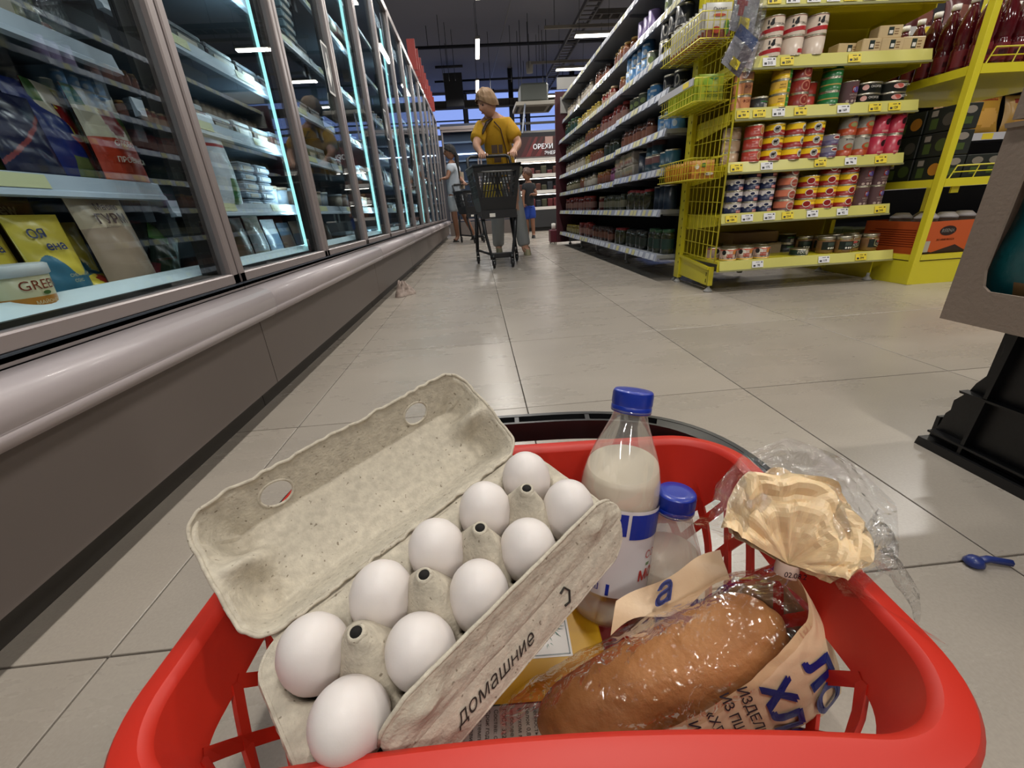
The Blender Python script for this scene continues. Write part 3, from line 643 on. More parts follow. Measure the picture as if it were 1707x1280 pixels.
def tray(label,x0,x1,y0,y1,z,h,m=CARD,t_=.004,rotz=0):
    b=MB(); b.box(x0,x1,y0,y1,z,z+t_).box(x0,x1,y0,y0+t_,z+t_,z+h).box(x0,x1,y1-t_,y1,z+t_,z+h).box(x0,x0+t_,y0+t_,y1-t_,z+t_,z+h).box(x1-t_,x1,y0+t_,y1-t_,z+t_,z+h)
    o=b.build('cardboard_tray',m); return tag(o,label,'box')
tray('brown cardboard tray lying at the back bottom yellow shelf, lower one',1.5,1.76,2.40,2.56,z,.058,CARDL)
tray('brown cardboard tray lying on top of another bottom yellow shelf',1.48,1.75,2.43,2.60,z+.06,.06)
z=SZ[1]
s0('navy','food_can','navy, white and red can, left block second yellow shelf',[1.345,1.43,1.515],2.26,z,.055,[3,4,4],rot=-.1)
s0('house_orange','food_can','brown and cream can with a red emblem, column second yellow shelf',[1.62],2.255,z,.054,[4],rot=.2)
s0('yellow_seal','food_can','yellow and red meat can, shorter left column second yellow shelf',[1.735],2.255,z,.054,[3],rot=.0)
s0('yellow_seal','food_can','yellow and red meat can, tall middle column second yellow shelf',[1.84],2.255,z,.054,[4],rot=.1)
s0('yellow_seal','food_can','yellow and red meat can, tall right column second yellow shelf',[1.943],2.255,z,.054,[4],rot=.4)
s0('brown_tall','food_can','brown tall can with red and violet badge, lower row at right of second yellow shelf',[2.03,2.095,2.155],2.255,z,.0955,[1,1,1],jit=.2) if 0 else None
for i,x in enumerate((2.035,2.12)):
    stack('brown_tall','food_can',['brown tall can with a violet badge, left stack, end of second yellow shelf','brown tall can with a violet badge, right stack, end of second yellow shelf'][i],x,2.255,z,.0955,2,jit=.15)
s0('navy','food_can','navy can in the dim rear row second yellow shelf',[1.38,1.47],2.35,z,.055,[4,4])
z=SZ[2]
s0('beige_flat','food_can','plain beige tin beside the wire grid third yellow shelf',[1.315],2.30,z,.054,[3])
s0('red_flat','food_can','red tin with a round cream emblem, left end of third yellow shelf',[1.395],2.245,z,.054,[3],rot=-.1)
s0('yellow_cow','food_can','yellow and red tin with a cow badge, left column of third yellow shelf',[1.497],2.25,z,.054,[3],rot=.1)
s0('yellow_cow','food_can','yellow and red tin with a cow badge, middle column of third yellow shelf',[1.60],2.25,z,.054,[3],rot=.9)
s0('yellow_cow','food_can','yellow and red tin with a cow badge, right column of third yellow shelf',[1.703],2.25,z,.054,[3],rot=.2)
s0('purple_flat','food_can','violet and grey tin, stacked pair right of the cow tins',[1.795],2.245,z,.052,[2])
s0('silver_orange','food_can','silver and orange bean can, left stacked pair on third yellow shelf',[1.882],2.25,z,.0925,[2],rot=-.1)
s0('silver_orange','food_can','silver and orange bean can, right stacked pair on third yellow shelf',[1.965],2.25,z,.0925,[2],rot=.1)
for i,x in enumerate((2.05,2.132)): stack('pink_bean','food_can',['crimson bean can with a black splash, left stack, end of third yellow shelf','crimson bean can with a black splash, right stack, end of third yellow shelf'][i],x,2.25,z,.0925,2,rot=-.1)
z=SZ[3]
s0('peach_can','food_can','orange-brown can behind the hanging packets fourth yellow shelf',[1.31],2.255,z,.056,[3],rot=.2)
s0('dark_tin','food_can','dark tin with a barcode, fourth yellow shelf near the wire grid',[1.40],2.26,z,.052,[1],rot=.2)
s0('yellow_green','food_can','yellow can with a green letter M, column fourth yellow shelf',[1.493],2.25,z,.056,[3],rot=.1)
s0('red_round','food_can','dark red tin with a round emblem, column fourth yellow shelf',[1.59],2.25,z,.056,[3],rot=.0)
s0('red_flat','food_can','small red tin in the shorter pair, middle fourth yellow shelf',[1.665],2.30,z,.054,[2],rot=2)
s0('green_can','food_can','green can with gold bands, column fourth yellow shelf',[1.745],2.25,z,.056,[3])
s0('brown_tall','food_can','single tall brown can between green cans and black oval tins',[1.84],2.25,z,.0955,[1])
for i,x in enumerate((1.945,2.075)):
    for q in range(2):
        place('okorok' if i==0 else 'vetch','oval_tin','black oval ham tin, %s of the %s pair fourth yellow shelf'%(('lower','upper')[q],('left','right')[i]),'can',(x,2.255,z+.0445*q),0)
z=SZ[4]
for i,x in enumerate((1.41,1.513,1.616)):
    for q in range(2): place('white_red','food_can','white and red beef can, %s in the %s stack fifth yellow shelf'%(('lower','upper')[q],('left','middle','right')[i]),'can',(x,2.255,z+.0765*q),(-.2,0,.3)[i] if q else (.1,1.6,2.2)[i])
def carton_pack(label,x,y,z,w=.085,d=.06,h=.05,c1='#c9b288',rot=0):
    b=MB().bbox(-w/2,w/2,-d/2,d/2,0,h,.003,0); b.box(-.012,.012,-d/2-.001,-d/2,h*.25,h*.85,1); b.box(-.008,.008,-d/2-.0015,-d/2-.001,h*.35,h*.6,2)
    for k in range(3): b.box(.018,.036,-d/2-.001,-d/2,h*(.3+.18*k),h*(.36+.18*k),3)
    o=b.build('food_packet',[P(c1),P('#23302e'),WHITE,P('#8a6a48')],loc=(x,y,z),rot=(0,0,rot)); return tag(o,label,'packet')
carton_pack('cream cardboard packet with dark badge, leftmost fifth yellow shelf',1.80,2.28,z,.12,rot=.1)
carton_pack('cream cardboard packet with dark badge, second from left on fifth yellow shelf',1.88,2.235,z,.09,.04,h=.055)
carton_pack('cream cardboard packet under another near right end of fifth yellow shelf',1.985,2.25,z,.11,h=.055)
carton_pack('cream cardboard packet lying on another near the right end fifth yellow shelf',1.975,2.262,z+.056,.11,h=.05,rot=-.05)
carton_pack('cream cardboard packet at the very right end fifth yellow shelf',2.10,2.26,z,.11,h=.06)
# --- wire baskets hung on the side grid
def wire_basket(label,x0,x1,y0,y1,z0,z1):
    t=thing('wire_basket',label,'basket',(x0,y0,z0)); m=MB(); X=x1-x0;Y=y1-y0;Z=z1-z0
    for z in (0,Z): m.tube([(0,0,z),(X,0,z),(X,Y,z),(0,Y,z)],.0028,6,0,True)
    for z in (Z*.33,Z*.66): m.tube([(0,0,z),(X,0,z)],.0018,4).tube([(0,0,z),(0,Y,z)],.0018,4)
    n=int(Y/.028)
    for k in range(1,n): m.tube([(0,Y*k/n,Z),(0,Y*k/n,0),(X,Y*k/n,0)],.0018,4)
    for k in range(1,4): m.tube([(X*k/4,0,0),(X*k/4,Y,0)],.0018,4)
    for k in range(1,6): m.tube([(X*k/6,0,Z),(X*k/6,0,0)],.0015,4)
    o=m.build('wire_frame',YP,t); o['kind']='stuff'
    return t
BK=[(.575,.672),(.912,1.005),(1.153,1.25)]
wire_basket('yellow wire basket low on the rack side, holding orange packets',1.092,1.248,2.25,2.65,*BK[0])
wire_basket('yellow wire basket in the middle of the rack side, holding green packets',1.074,1.248,2.25,2.65,*BK[1])
wire_basket('yellow wire basket high on the rack side, holding white seasoning packets',1.074,1.248,2.25,2.68,*BK[2])
wb=MB().box(1.064,1.070,2.26,2.66,.978,1.008,0).box(1.063,1.064,2.30,2.36,.982,1.004,1).build('price_strip',[P('#b5b5b8'),TAGY]); tag(wb,'grey price strip clipped along the middle wire basket','price strip')
def packs(n,y0,dy,x,w,h,z,cols,lab,grp,art):
    for k in range(n):
        b=MB(); hh=h*(1+random.uniform(-.04,.04)); 
        b.grid(lambda u,v:((u-.5)*w,-.003-.006*math.sin(PI*u)*math.sin(PI*min(1,max(0,v)))**.5,v*hh),6,8,0,True,lambda u,v:(1 if v<art[0] else (2 if v>art[1] else 0)))
        b.grid(lambda u,v:((.5-u)*w,.003+.006*math.sin(PI*u)*math.sin(PI*v)**.5,v*hh),6,8,0,True)
        b.box(-w/2,w/2,-.003,.003,-.001,.001).box(-w/2,w/2,-.003,.003,hh-.001,hh+.001)
        if k==0 and len(art)>2: 
            for (txt,sz,zz) in art[2]: flat_text(b,txt,sz,3,at=(0,-.0125,zz),bold=.03)
            for (qx,qz,qw,qh,mi) in art[3]: b.add([(qx+qw*math.cos(2*PI*i/12),-.0115,qz+qh*math.sin(2*PI*i/12)) for i in range(12)],[tuple(range(12))],mi)
        o=b.build('seasoning_packet',[P(c) for c in cols],loc=(x+random.uniform(-.003,.003),y0+dy*k,z+.003),rot=(-.08,0,random.uniform(-.05,.05)))
        tag(o,(lab[0] if k==0 else NEAR[k-1]+' '+lab[1]),'packet',None if k==0 else grp)
packs(11,2.275,.033,1.172,.115,.085,BK[0][0],('#c98a3c','#b87a30','#d3a158','#4c3a20','#4f7a34','#dcd6c4'),('orange seasoning packet at the front of the low wire basket','orange seasoning packet behind the front one in the low wire basket'),'orange packets in the low wire basket',(.2,.85,[('БУЛЬОН',.012,.02)],[(.0,.062,.012,.01,4),(.028,.02,.024,.007,5),(-.035,.055,.012,.012,5)]))
packs(11,2.275,.033,1.165,.125,.11,BK[1][0],('#a9b83c','#b9bf4a','#93a834','#20301a','#3a7a2c','#8fb43c'),('lime green seasoning packet at the front of the middle wire basket','lime green packet behind the front one in the middle wire basket'),'green packets in the middle wire basket',(.1,.9,[('ЛИМОННАЯ',.013,.032),('КИСЛОТА',.013,.017)],[(-.02,.075,.024,.018,5),(.008,.092,.022,.008,4)]))
packs(12,2.275,.033,1.165,.12,.135,BK[2][0],('#c6c3bc','#8a5040','#cfd0cc','#262626','#b3482c','#5a8a3c'),('white seasoning packet with red stripe at the front of the high wire basket','white seasoning packet behind the front one in the high wire basket'),'white packets in the high wire basket',(.25,.9,[('Омлет',.02,.105)],[(0,.085,.03,.006,4),(-.01,.03,.02,.014,4),(.038,.04,.012,.03,5)]))
# --- clip strip with hanging packets beside the rack
t=thing('clip_strip','clear plastic strip hung with small packets at the rack corner','display strip',(1.255,2.12,0))
MB().box(-.015,.015,-.001,.001,.90,1.6).build('strip',film('strip film','#e6e6e6',.15,.08,.6),t)
CLR=film('packet film','#e9e9ee',.12,.12,.9,1.45,bump=(40,.8,.01))
def hang(label,x,y,z,w,h,ry,cols,kind):
    t=thing('hanging_packet',label,'packet',mx=Matrix.Translation((x,y,z))@Matrix.Rotation(ry,4,'Y')@Matrix.Rotation(.25,4,'Z'))
    b=MB(); b.grid(lambda u,v:((u-.5)*w,-.006*math.sin(PI*u)*math.sin(PI*v),(v-1)*h),10,10,0,True,lambda u,v:(0 if v>.72 else (1 if u<.52 else 2)) if kind=='b' else (0 if u>.55 else (2 if (u-.3)**2*2+(v-.55)**2<.05 else 1)))
    b.grid(lambda u,v:((.5-u)*w,.002+.006*math.sin(PI*u)*math.sin(PI*v),(v-1)*h),6,6,1)
    if kind=='b': flat_text(b,'LAVANDA',.014,3,at=(-w*.2,-.008,-h*.46)); 
    b.add([(-w*.22,-.009,-h*.93),(w*.2,-.009,-h*.93),(w*.2,-.009,-h*.72),(-w*.22,-.009,-h*.72)],[(0,1,2,3)],4); flat_text(b,'79',.016,5,at=(w*.05,-.011,-h*.84)); flat_text(b,'99' if kind=='a' else '95',.0,5) if 0 else None
    b.build('sachet',[P(c) for c in cols],t)
    MB().grid(lambda u,v:((u-.5)*w*1.35,-.016-.008*math.sin(7*u+3*v),(v-1)*h*1.15+.02),12,12).build('clear_wrap',CLR,t)
hang('blue and white packet with a yellow price sticker, tilted in clear wrap',1.20,2.07,1.115,.12,.145,.45,('#2c4a80','#a9abb0','#6d666e','#5a6068','#d9c83c','#7a6a20'),'b')
hang('packet with red berries and a yellow price sticker above the blue one',1.185,2.08,1.285,.13,.17,.1,('#97989a','#8f9094','#9c3434','#444444','#cdbf3c','#7a6a20'),'a')
hang('red and white packet in clear wrap behind the blue one',1.245,2.11,1.10,.07,.10,.2,('#c9c4c2','#b06a60','#ccc8c4','#666666','#c9c4c2','#8a3a34'),'b')
# ------------------------------------------------------------------ long grey jar shelving
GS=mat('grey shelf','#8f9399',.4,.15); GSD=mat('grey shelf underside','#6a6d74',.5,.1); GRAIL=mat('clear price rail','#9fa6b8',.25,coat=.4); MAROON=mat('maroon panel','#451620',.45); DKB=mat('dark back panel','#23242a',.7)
sh=thing('aisle_shelving','long grey metal shelving full of jars running down the right of the aisle','shelving',(0,0,0))
BAYS=[(2.655,3.60),(3.602,4.55),(4.552,5.25),(5.252,5.95)]
LZ=[.165,.43,.645,.85,1.045,1.245,1.47,1.72]
for (a,b) in BAYS:
    for k,z in enumerate(LZ):
        dz=.012 if a<3 and k in (2,3,4) else 0
        x0=1.115 if k<6 else 1.16
        m=MB().box(x0+.01,1.66,a,b,z+dz-.022,z+dz,0); s_=m.build('shelf',GS,sh)
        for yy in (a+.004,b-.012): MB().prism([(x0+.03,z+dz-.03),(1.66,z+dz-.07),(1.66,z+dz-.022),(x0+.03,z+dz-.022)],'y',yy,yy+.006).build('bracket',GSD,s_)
        r=MB(); r.prism([(x0-.004,z+dz-.036),(x0+.01,z+dz-.036),(x0+.01,z+dz+.006),(x0+.006,z+dz+.006)],'y',a,b,0)
        yy=a+.03; c=0
        while yy<b-.06:
            wd=random.choice((.05,.05,.06)); r.prism([(x0-.0055,z+dz-.032),(x0-.0045,z+dz-.032),(x0+.0045,z+dz+.002),(x0+.0035,z+dz+.002)],'y',yy,yy+wd,1 if random.random()<.4 else 2); yy+=wd+random.choice((.012,.03,.05)); c+=1
        r.build('price_rail',[GRAIL,mat('tag yellow soft','#bcb888',.5),mat('tag white soft','#b9bec8',.5)],s_)
    MB().box(1.66,1.668,a,b,.16,2.1).build('back_panel',DKB,sh)
for y in (2.645,3.601,4.551,5.251,5.955):
    MB().bbox(1.672,1.70,y-.01,y+.01,.02,2.1,.002).build('upright',GS,sh)
    MB().box(1.25,1.67,y-.006,y+.006,.04,.14).build('base_bracket',GS,sh); link('foot',foot,sh,loc=(1.262,y+.02 if y<3 else y,0)); MB().box(1.245,1.262,y-.014,y+.014,.03,.145).build('leg',GS,sh)
e=MB().box(1.08,1.70,5.965,5.99,.03,1.78); e.build('end_panel',MAROON,sh); MB().box(1.075,1.10,5.955,5.985,.03,1.72).build('corner_post',MAROON,sh)
MB().box(1.10,1.68,5.952,5.964,1.80,1.92,0).box(1.14,1.40,5.952,5.964,1.55,1.72,0).build('sign_board',mat('sign board','#a9a7a3',.5),sh)
b=MB().bbox(1.0,1.10,6.03,6.2,.025,.19,.01); o=thing('floor_bin','small maroon box on castors at the far end of the jar shelving','box',(0,0,0)); b.build('body',mat('maroon plastic','#5c1f2c',.4),o)
for x,y in ((1.02,6.05),(1.08,6.05),(1.02,6.18),(1.08,6.18)): MB().lathe([(.011,-.006),(.013,0),(.011,.006)],10,0,Matrix.Translation((x,y,.0135))@Matrix.Rotation(PI/2,4,'X')).build('castor',WHITE,o)
o=MB().lathe([(.028,0),(.03,.08),(0,.085)],12).build('paper_cup',WHITE,loc=(1.055,6.1,.191)); tag(o,'white cup standing on the small maroon box','cup')
# jar kinds
def G(h): return mat('jar '+h,h,.16,coat=.4,var=(28,'#'+''.join('%02x'%int(int(h[i:i+2],16)*.55) for i in (1,3,5))))
jar_kit('pickle_green',.044,.15,G('#3f4422'),P('#2c5a38'),P('#1f3c34'))
jar_kit('pickle_dark',.046,.125,G('#33351d'),P('#2a2c28'),P('#27362f'))
jar_kit('pickle_red',.044,.135,G('#4a4a24'),P('#94252b'),None)
jar_kit('tomato',.040,.14,G('#8c2a1c'),P('#a3312c'),P('#b08478'))
jar_kit('tomato_small',.036,.115,G('#9c3322'),P('#c9b08a'),P('#c2a48e'))
jar_kit('olive_jar',.034,.12,G('#585a33'),P('#3a4033'),P('#a39c80'))
jar_kit('yellow_jar',.038,.10,G('#a8902c'),P('#c0a838'),P('#b9ab74'))
jar_kit('brown_jar',.040,.12,G('#5a2a18'),P('#2a1510'),P('#8a5a48'))
jar_kit('orange_jar',.038,.115,G('#a05a24'),P('#b28d44'),P('#8a5a4a'))
jar_kit('white_jar',.036,.125,G('#a89a80'),P('#3a3a3c'),P('#cac2b4'))
jar_kit('purple_jar',.036,.12,G('#5c2a4c'),P('#a04a80'),P('#a86a98'))
can_kit('teal_can',.047,.10,[(.95,P('#2c5668')),(1,METL)],METL,lambda m,R,h:(wrap_rect(m,R+.0004,-1.2,.8,h*.1,h*.2,0,10),[P('#b9a07c')])[1])
can_kit('teal_floral',.047,.10,[(.55,P('#35535f')),(.95,P('#7d5a58')),(1,METL)],METL)
can_kit('navy_tall',.042,.145,[(.96,P('#1c2a3c')),(1,METL)],METL)
can_kit('black_can',.045,.095,[(.9,P('#15181e')),(1,METL)],METL,lambda m,R,h:(wrap_oval(m,R+.0004,-1.1,h*.5,.03,h*.6,0),wrap_text(m,'НЕЖНЫЕ',h*.14,R+.0005,h*.4,-.4,0),wrap_oval(m,R+.0008,-1.1,h*.5,.02,h*.4,1),[P('#a7a49c'),P('#15181e')])[3])
can_kit('blue_can',.042,.105,[(.96,P('#4a7fb0')),(1,METL)],METL,lambda m,R,h:(wrap_oval(m,R+.0004,-1.1,h*.3,.03,h*.3,0),wrap_rect(m,R+.0004,-1.5,-.4,h*.6,h*.72,0,6),[P('#b9c4cc')])[2])
can_kit('green_grey_can',.043,.105,[(.3,P('#8a8a74')),(.96,P('#4c5446')),(1,METL)],METL,lambda m,R,h:(wrap_oval(m,R+.0004,-1.1,h*.6,.04,h*.3,0),[P('#7b8a55')])[1])
can_kit('lilac_box',.040,.13,[(.96,P('#7a6a98')),(1,P('#8a7aa8'))],P('#6a5a88'))
def popcorn():
    b=MB(); b.bbox(-.045,.045,-.032,.032,0,.085,.012,0)
    for q in range(9):
        b.add([(-.0465,(-.026+.0065*q),.012+.02*(q%3)),(-.0465,(-.02+.0065*q),.012+.02*(q%3)),(-.0465,(-.02+.0065*q),.03+.02*(q%3)),(-.0465,(-.026+.0065*q),.03+.02*(q%3))],[(0,3,2,1)],1+q%3)
    kit('snack_bag',[('body',b.mesh('body',[P('#b9b0a4'),P('#9c2c24'),P('#c9a43c'),P('#5c7a34')]),None)])
popcorn()
LV=['bottom','second','third','fourth','fifth','sixth','seventh']
def run(level,y0,y1,kname,desc,cat='jar',stackn=1,h=.1,row2=True,dx=0):
    z=LZ[level]; r_={'navy_tall':.086,'teal_can':.1,'teal_floral':.1,'black_can':.096,'blue_can':.09,'green_grey_can':.092,'lilac_box':.088,'snack_bag':.07}.get(kname,.094 if kname.startswith('pickle') else .084)
    grp='%s, %s shelf up in the grey aisle shelving'%(desc,LV[level]); y=y0+r_/2; ci=0
    while y+r_/2<=y1+.01:
        SCZ=random.uniform(.93,1.06) if stackn==1 else 1
        for q in range(stackn):
            lab=NEAR[ci]+(' ' if stackn==1 else (' lower ',' upper ')[q])+grp
            dz=.012 if y<3.6 and level in (2,3,4) else 0
            place(kname,'food_jar' if cat=='jar' else ('food_can' if cat=='can' else 'snack_bag'),lab,cat,(1.212+(.035 if level>=6 else 0)+random.uniform(-.012,.012)+dx,y,z+dz+q*(h+.0005)),random.uniform(-.5,.5) if cat!='bag' else random.uniform(-.06,.06),grp).scale=(1,1,SCZ)
        y+=r_+random.choice((.003,.003,.004,.012)); ci+=1
# nearest end first
run(0,2.67,2.96,'pickle_green','dark pickle jar with green lid'); run(0,3.03,3.5,'pickle_dark','dark olive jar with black lid'); run(0,3.52,3.75,'pickle_red','pickle jar with red lid'); run(0,3.8,4.5,'brown_jar','dark brown sauce jar'); run(0,4.55,5.1,'tomato','red tomato jar'); run(0,5.12,5.9,'yellow_jar','yellow jar')
run(1,2.67,2.98,'navy_tall','tall dark blue can','can'); run(1,3.0,3.5,'pickle_red','big pickle jar with red lid'); run(1,3.52,4.15,'olive_jar','green olive jar'); run(1,4.2,4.32,'tomato_small','tomato jar with pale lid'); run(1,4.5,5.9,'tomato','red tomato jar')
run(2,2.67,2.88,'teal_can','teal can','can',1,.1); run(2,2.90,3.12,'teal_floral','teal and rose can','can',2,.1); run(2,3.14,3.25,'navy_tall','tall navy can','can'); run(2,3.3,3.75,'snack_bag','colourful white snack bag','bag',2,.086); run(2,3.78,3.98,'purple_jar','purple jar'); run(2,4.0,4.4,'orange_jar','orange jar'); run(2,4.42,4.85,'white_jar','pale jar with black lid'); run(2,4.9,5.1,'orange_jar','honey coloured jar beside olive jars'); run(2,5.12,5.9,'olive_jar','green olive jar')
run(3,2.67,3.0,'blue_can','light blue can','can'); run(3,3.05,3.7,'brown_jar','brown sauce jar with dark lid'); run(3,3.75,4.2,'pickle_dark','dark jar'); run(3,4.25,4.6,'orange_jar','orange jar'); run(3,4.65,4.85,'yellow_jar','yellow jar'); run(3,4.9,5.9,'white_jar','pale jar with black lid')
run(4,2.67,2.95,'black_can','black can with pale emblem','can',1,.096); run(4,3.0,3.18,'blue_can','pale blue can','can'); run(4,3.22,3.55,'green_grey_can','grey-green can','can'); run(4,3.6,4.3,'tomato','red and brown jar'); run(4,4.35,4.9,'orange_jar','orange jar with gold lid'); run(4,4.95,5.9,'olive_jar','green olive jar')
run(5,2.67,3.05,'black_can','black can','can',2,.096); run(5,3.1,3.2,'green_grey_can','green can','can'); run(5,3.22,3.62,'blue_can','bright blue can','can',2,.106); run(5,3.66,3.8,'orange_jar','orange jar with gold lid'); run(5,3.9,4.3,'tomato_small','tomato jar'); run(5,4.35,5.2,'yellow_jar','yellow jar'); run(5,5.25,5.9,'pickle_green','green jar')
run(6,2.75,3.1,'green_grey_can','grey-green can','can',2,.106); run(6,3.2,3.55,'lilac_box','dark lilac tub','can'); run(6,3.6,4.1,'orange_jar','orange jar'); run(6,4.2,4.6,'brown_jar','dark brown jar'); run(6,4.7,5.9,'white_jar','pale jar with black lid')
# ------------------------------------------------------------------ yellow display frame at the right
yd=thing('display_frame','yellow framed display stand at the right with drink bottles and orange boxes','shelving',(2.24,2.04,0))
MB().bbox(0,.032,0,.032,0,1.75,.002).build('corner_post',YP,yd)
MB().bbox(.94,.972,0,.032,0,1.75,.002).build('corner_post',YP,yd); MB().bbox(0,.032,.9,.932,0,1.75,.002).build('corner_post',YP,yd); MB().bbox(.94,.972,.9,.932,0,1.75,.002).build('corner_post',YP,yd)
MB().box(.032,.94,.004,.028,0,.118).box(.032,.94,-.001,.031,.124,.148).build('base_front',YP,yd)
MB().box(.004,.028,.032,.9,0,.118).box(-.001,.031,.032,.9,.124,.148).build('base_side',YP,yd)
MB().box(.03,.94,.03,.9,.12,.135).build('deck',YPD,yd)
for z in (.50,.955):
    MB().box(.03,.94,.03,.9,z-.012,z).box(.032,.94,0,.03,z-.03,z+.006).box(0,.03,.032,.9,z-.03,z+.006).build('shelf',YP,yd)
for z0,z1 in ((.505,.56),(.962,1.02)):
    m=MB(); m.tube([(.05,.006,z0),(.075,.006,z1),(.9,.006,z1),(.925,.006,z0)],.0035,5)
    m.tube([(.06,.006,z0+.028),(.91,.006,z0+.028)],.0028,5)
    for k in range(1,8): m.tube([(.07+.105*k,.006,z0),(.085+.105*k,.006,z1)],.0028,5)
    o=m.build('front_guard',YP,yd); o['kind']='stuff'
MB().box(.1,.14,.02,.028,.44,.49).build('hook_plate',YP,yd)
# orange cartons
OR=P('#b8501f',.6)
def big_box(label,x,y,z,w,d,h,art=True,colr=OR):
    t=thing('carton_box',label,'box',(x,y,z)); b=MB(); T=.004
    b.box(0,w,0,T,0,h).box(0,w,d-T,d,0,h).box(0,T,T,d-T,0,h).box(w-T,w,T,d-T,0,h).box(T,w-T,T,d-T,0,T); b.build('walls',colr,t)
    p=MB()
    if art:
        cx=w*.30; p.add([(cx+.045*math.cos(2*PI*i/20),-.001,h*.72+.024*math.sin(2*PI*i/20)) for i in range(20)],[tuple(range(20))],0)
        flat_text(p,'REENA',.023,1,at=(cx,-.0016,h*.72),bold=.03); flat_text(p,'ВО ИМЯ ВКУСА',.013,0,at=(cx,-.001,h*.46),bold=.02)
        p.add([(.0,-.0008,0),(w,-.0008,0),(w,-.0008,h*.14),(w*.8,-.0008,h*.24),(w*.6,-.0008,h*.12),(w*.45,-.0008,h*.3),(w*.3,-.0008,h*.2),(w*.16,-.0008,h*.1),(0,-.0008,h*.2)],[tuple(range(9))],0)
        p.box(.008,.045,-.0018,-.001,.02,.075,2)
        for k in range(8): p.box(-.0012,-.0008,d*.12,d*(.8 if k%3 else .9),h*(.25+.07*k),h*(.275+.07*k),3)
        p.build('printing',[P('#2a1a16'),WHITE,SILV,P('#7d2c14')],t)
    return t
big_box('orange printed carton with a dark oval badge in the base of the yellow display',2.30,2.085,.137,.42,.36,.17)
big_box('second orange carton right of the badge carton in the yellow display',2.725,2.085,.137,.42,.36,.17,False)
for k,(x,y) in enumerate(((2.36,2.16),(2.47,2.16),(2.58,2.17),(2.36,2.30),(2.5,2.3))):
    b=MB().lathe([(.001,0),(.042,.004),(.05,.12),(.05,.17)],12,0); b.lathe([(.05,.17),(.051,.18),(.03,.2),(0,.2)],12,1)
    o=b.build('snack_pouch',[P('#4a3a34'),P('#cac6c8')],loc=(x,y,.146),rot=(-.06,.08,0)); tag(o,'brown snack pouch with white top in the orange carton, %s of them'%ORD[k],'packet','pouches in the orange cartons')
# green printed cartons further along the side
for k in range(3):
    b=MB().bbox(0,.16,0,.085,0,.12,.002,0).box(-.0008,0,.01,.04,.02,.07,1).box(-.0008,0,.045,.075,.05,.10,2)
    o=b.build('tea_carton',[P('#5f7048'),P('#3d6a34'),P('#8c9a6c')],loc=(2.285,2.50+.09*k,.137)); tag(o,'green printed carton behind the orange one, %s along the display side'%ORD[k],'box','green cartons in the display base')
# black printed trays on the middle shelf
BT=P('#1b201c',.5)
for q in range(3):
    for k in range(4):
        b=MB().bbox(0,.11,0,.15,0,.105,.003,0); 
        b.add([(-.001,.04+.03*math.cos(2*PI*i/14),.05+.028*math.sin(2*PI*i/14)) for i in range(14)],[tuple(range(14))[::-1]],1+(k+q)%3)
        b.box(-.0012,-.0005,.09,.125,.015,.06,2); b.box(-.0014,-.0005,.10,.13,.07,.095,4)
        for z_ in range(1): b.box(.03+.09*z_,.075+.09*z_,-.0012,-.0004,.02,.05,2); b.add([(.055+.09*z_+.03*math.cos(2*PI*i/12),-.001,.078+.016*math.sin(2*PI*i/12)) for i in range(12)],[tuple(range(12))],4)
        o=b.build('snack_carton',[BT,P('#b3792c'),P('#44542a'),P('#4c4a42'),P('#8a8278')],loc=(2.283,2.085+.16*k,.502+.108*q)); tag(o,'black printed snack carton, %s row, %s from the front, in the yellow display'%(('lowest','middle','top')[q],ORD[k]),'box','black snack cartons in the yellow display')
for k in range(2):
    for q in range(3):
        b=MB().bbox(0,.3,0,.15,0,.105,.003,0); 
        for z_ in range(3): b.box(.03+.09*z_,.07+.09*z_,-.0012,-.0004,.02,.05,1); b.add([(.055+.09*z_+.03*math.cos(2*PI*i/12),-.001,.078+.016*math.sin(2*PI*i/12)) for i in range(12)],[tuple(range(12))],2)
        o=b.build('snack_carton',[BT,P('#44542a'),P('#7d766c')],loc=(2.40+.305*k,2.085+.16*q,.502)); tag(o,'low black printed carton behind the lower wire guard, %s column, %s row'%(('left','right')[k],('front','middle','rear')[q]),'box','low black cartons in the display')
# drink bottles
DK=mat('red drink','#4d0f16',.12,coat=.6); DKL=P('#6c2226'); 
m=MB().lathe([(.034,0),(.038,.01),(.038,.09),(.034,.10),(.034,.11),(.038,.12),(.038,.17),(.03,.215),(.015,.25),(.014,.262)],16)
l=MB().lathe([(.0165,.262),(.0165,.285),(0,.286)],12); d=MB(); wrap_rect(d,.0387,-1.5,1.5,.02,.085,0,14); wrap_rect(d,.0392,-.5,.5,.04,.06,1,4)
kit('drink',[('bottle_body',m.mesh('bottle_body',[DK]),None),('cap',l.mesh('cap',[WHITE]),None),('paper_label',d.mesh('paper_label',[DKL,P('#3c1418')]),0)])
for j in range(9):
    for i in range(3 if j<3 else 2):
        place('drink','drink_bottle',NEAR[j]+' '+('left','middle','right')[i]+' dark red drink bottle, left block, upper yellow display shelf','bottle',(2.30+.082*i,2.10+.082*j,.957),random.uniform(-.3,.3),'drink bottles in the left block')
for j in range(3):
    for i in range(7):
        place('drink','drink_bottle',NEAR[j]+' row, '+['first','second','third','fourth','fifth','sixth','seventh'][i]+' from left, red drink bottle behind upper wire guard','bottle',(2.60+.082*i,2.10+.082*j,.957),random.uniform(-.3,.3),'drink bottles behind the wire guard')
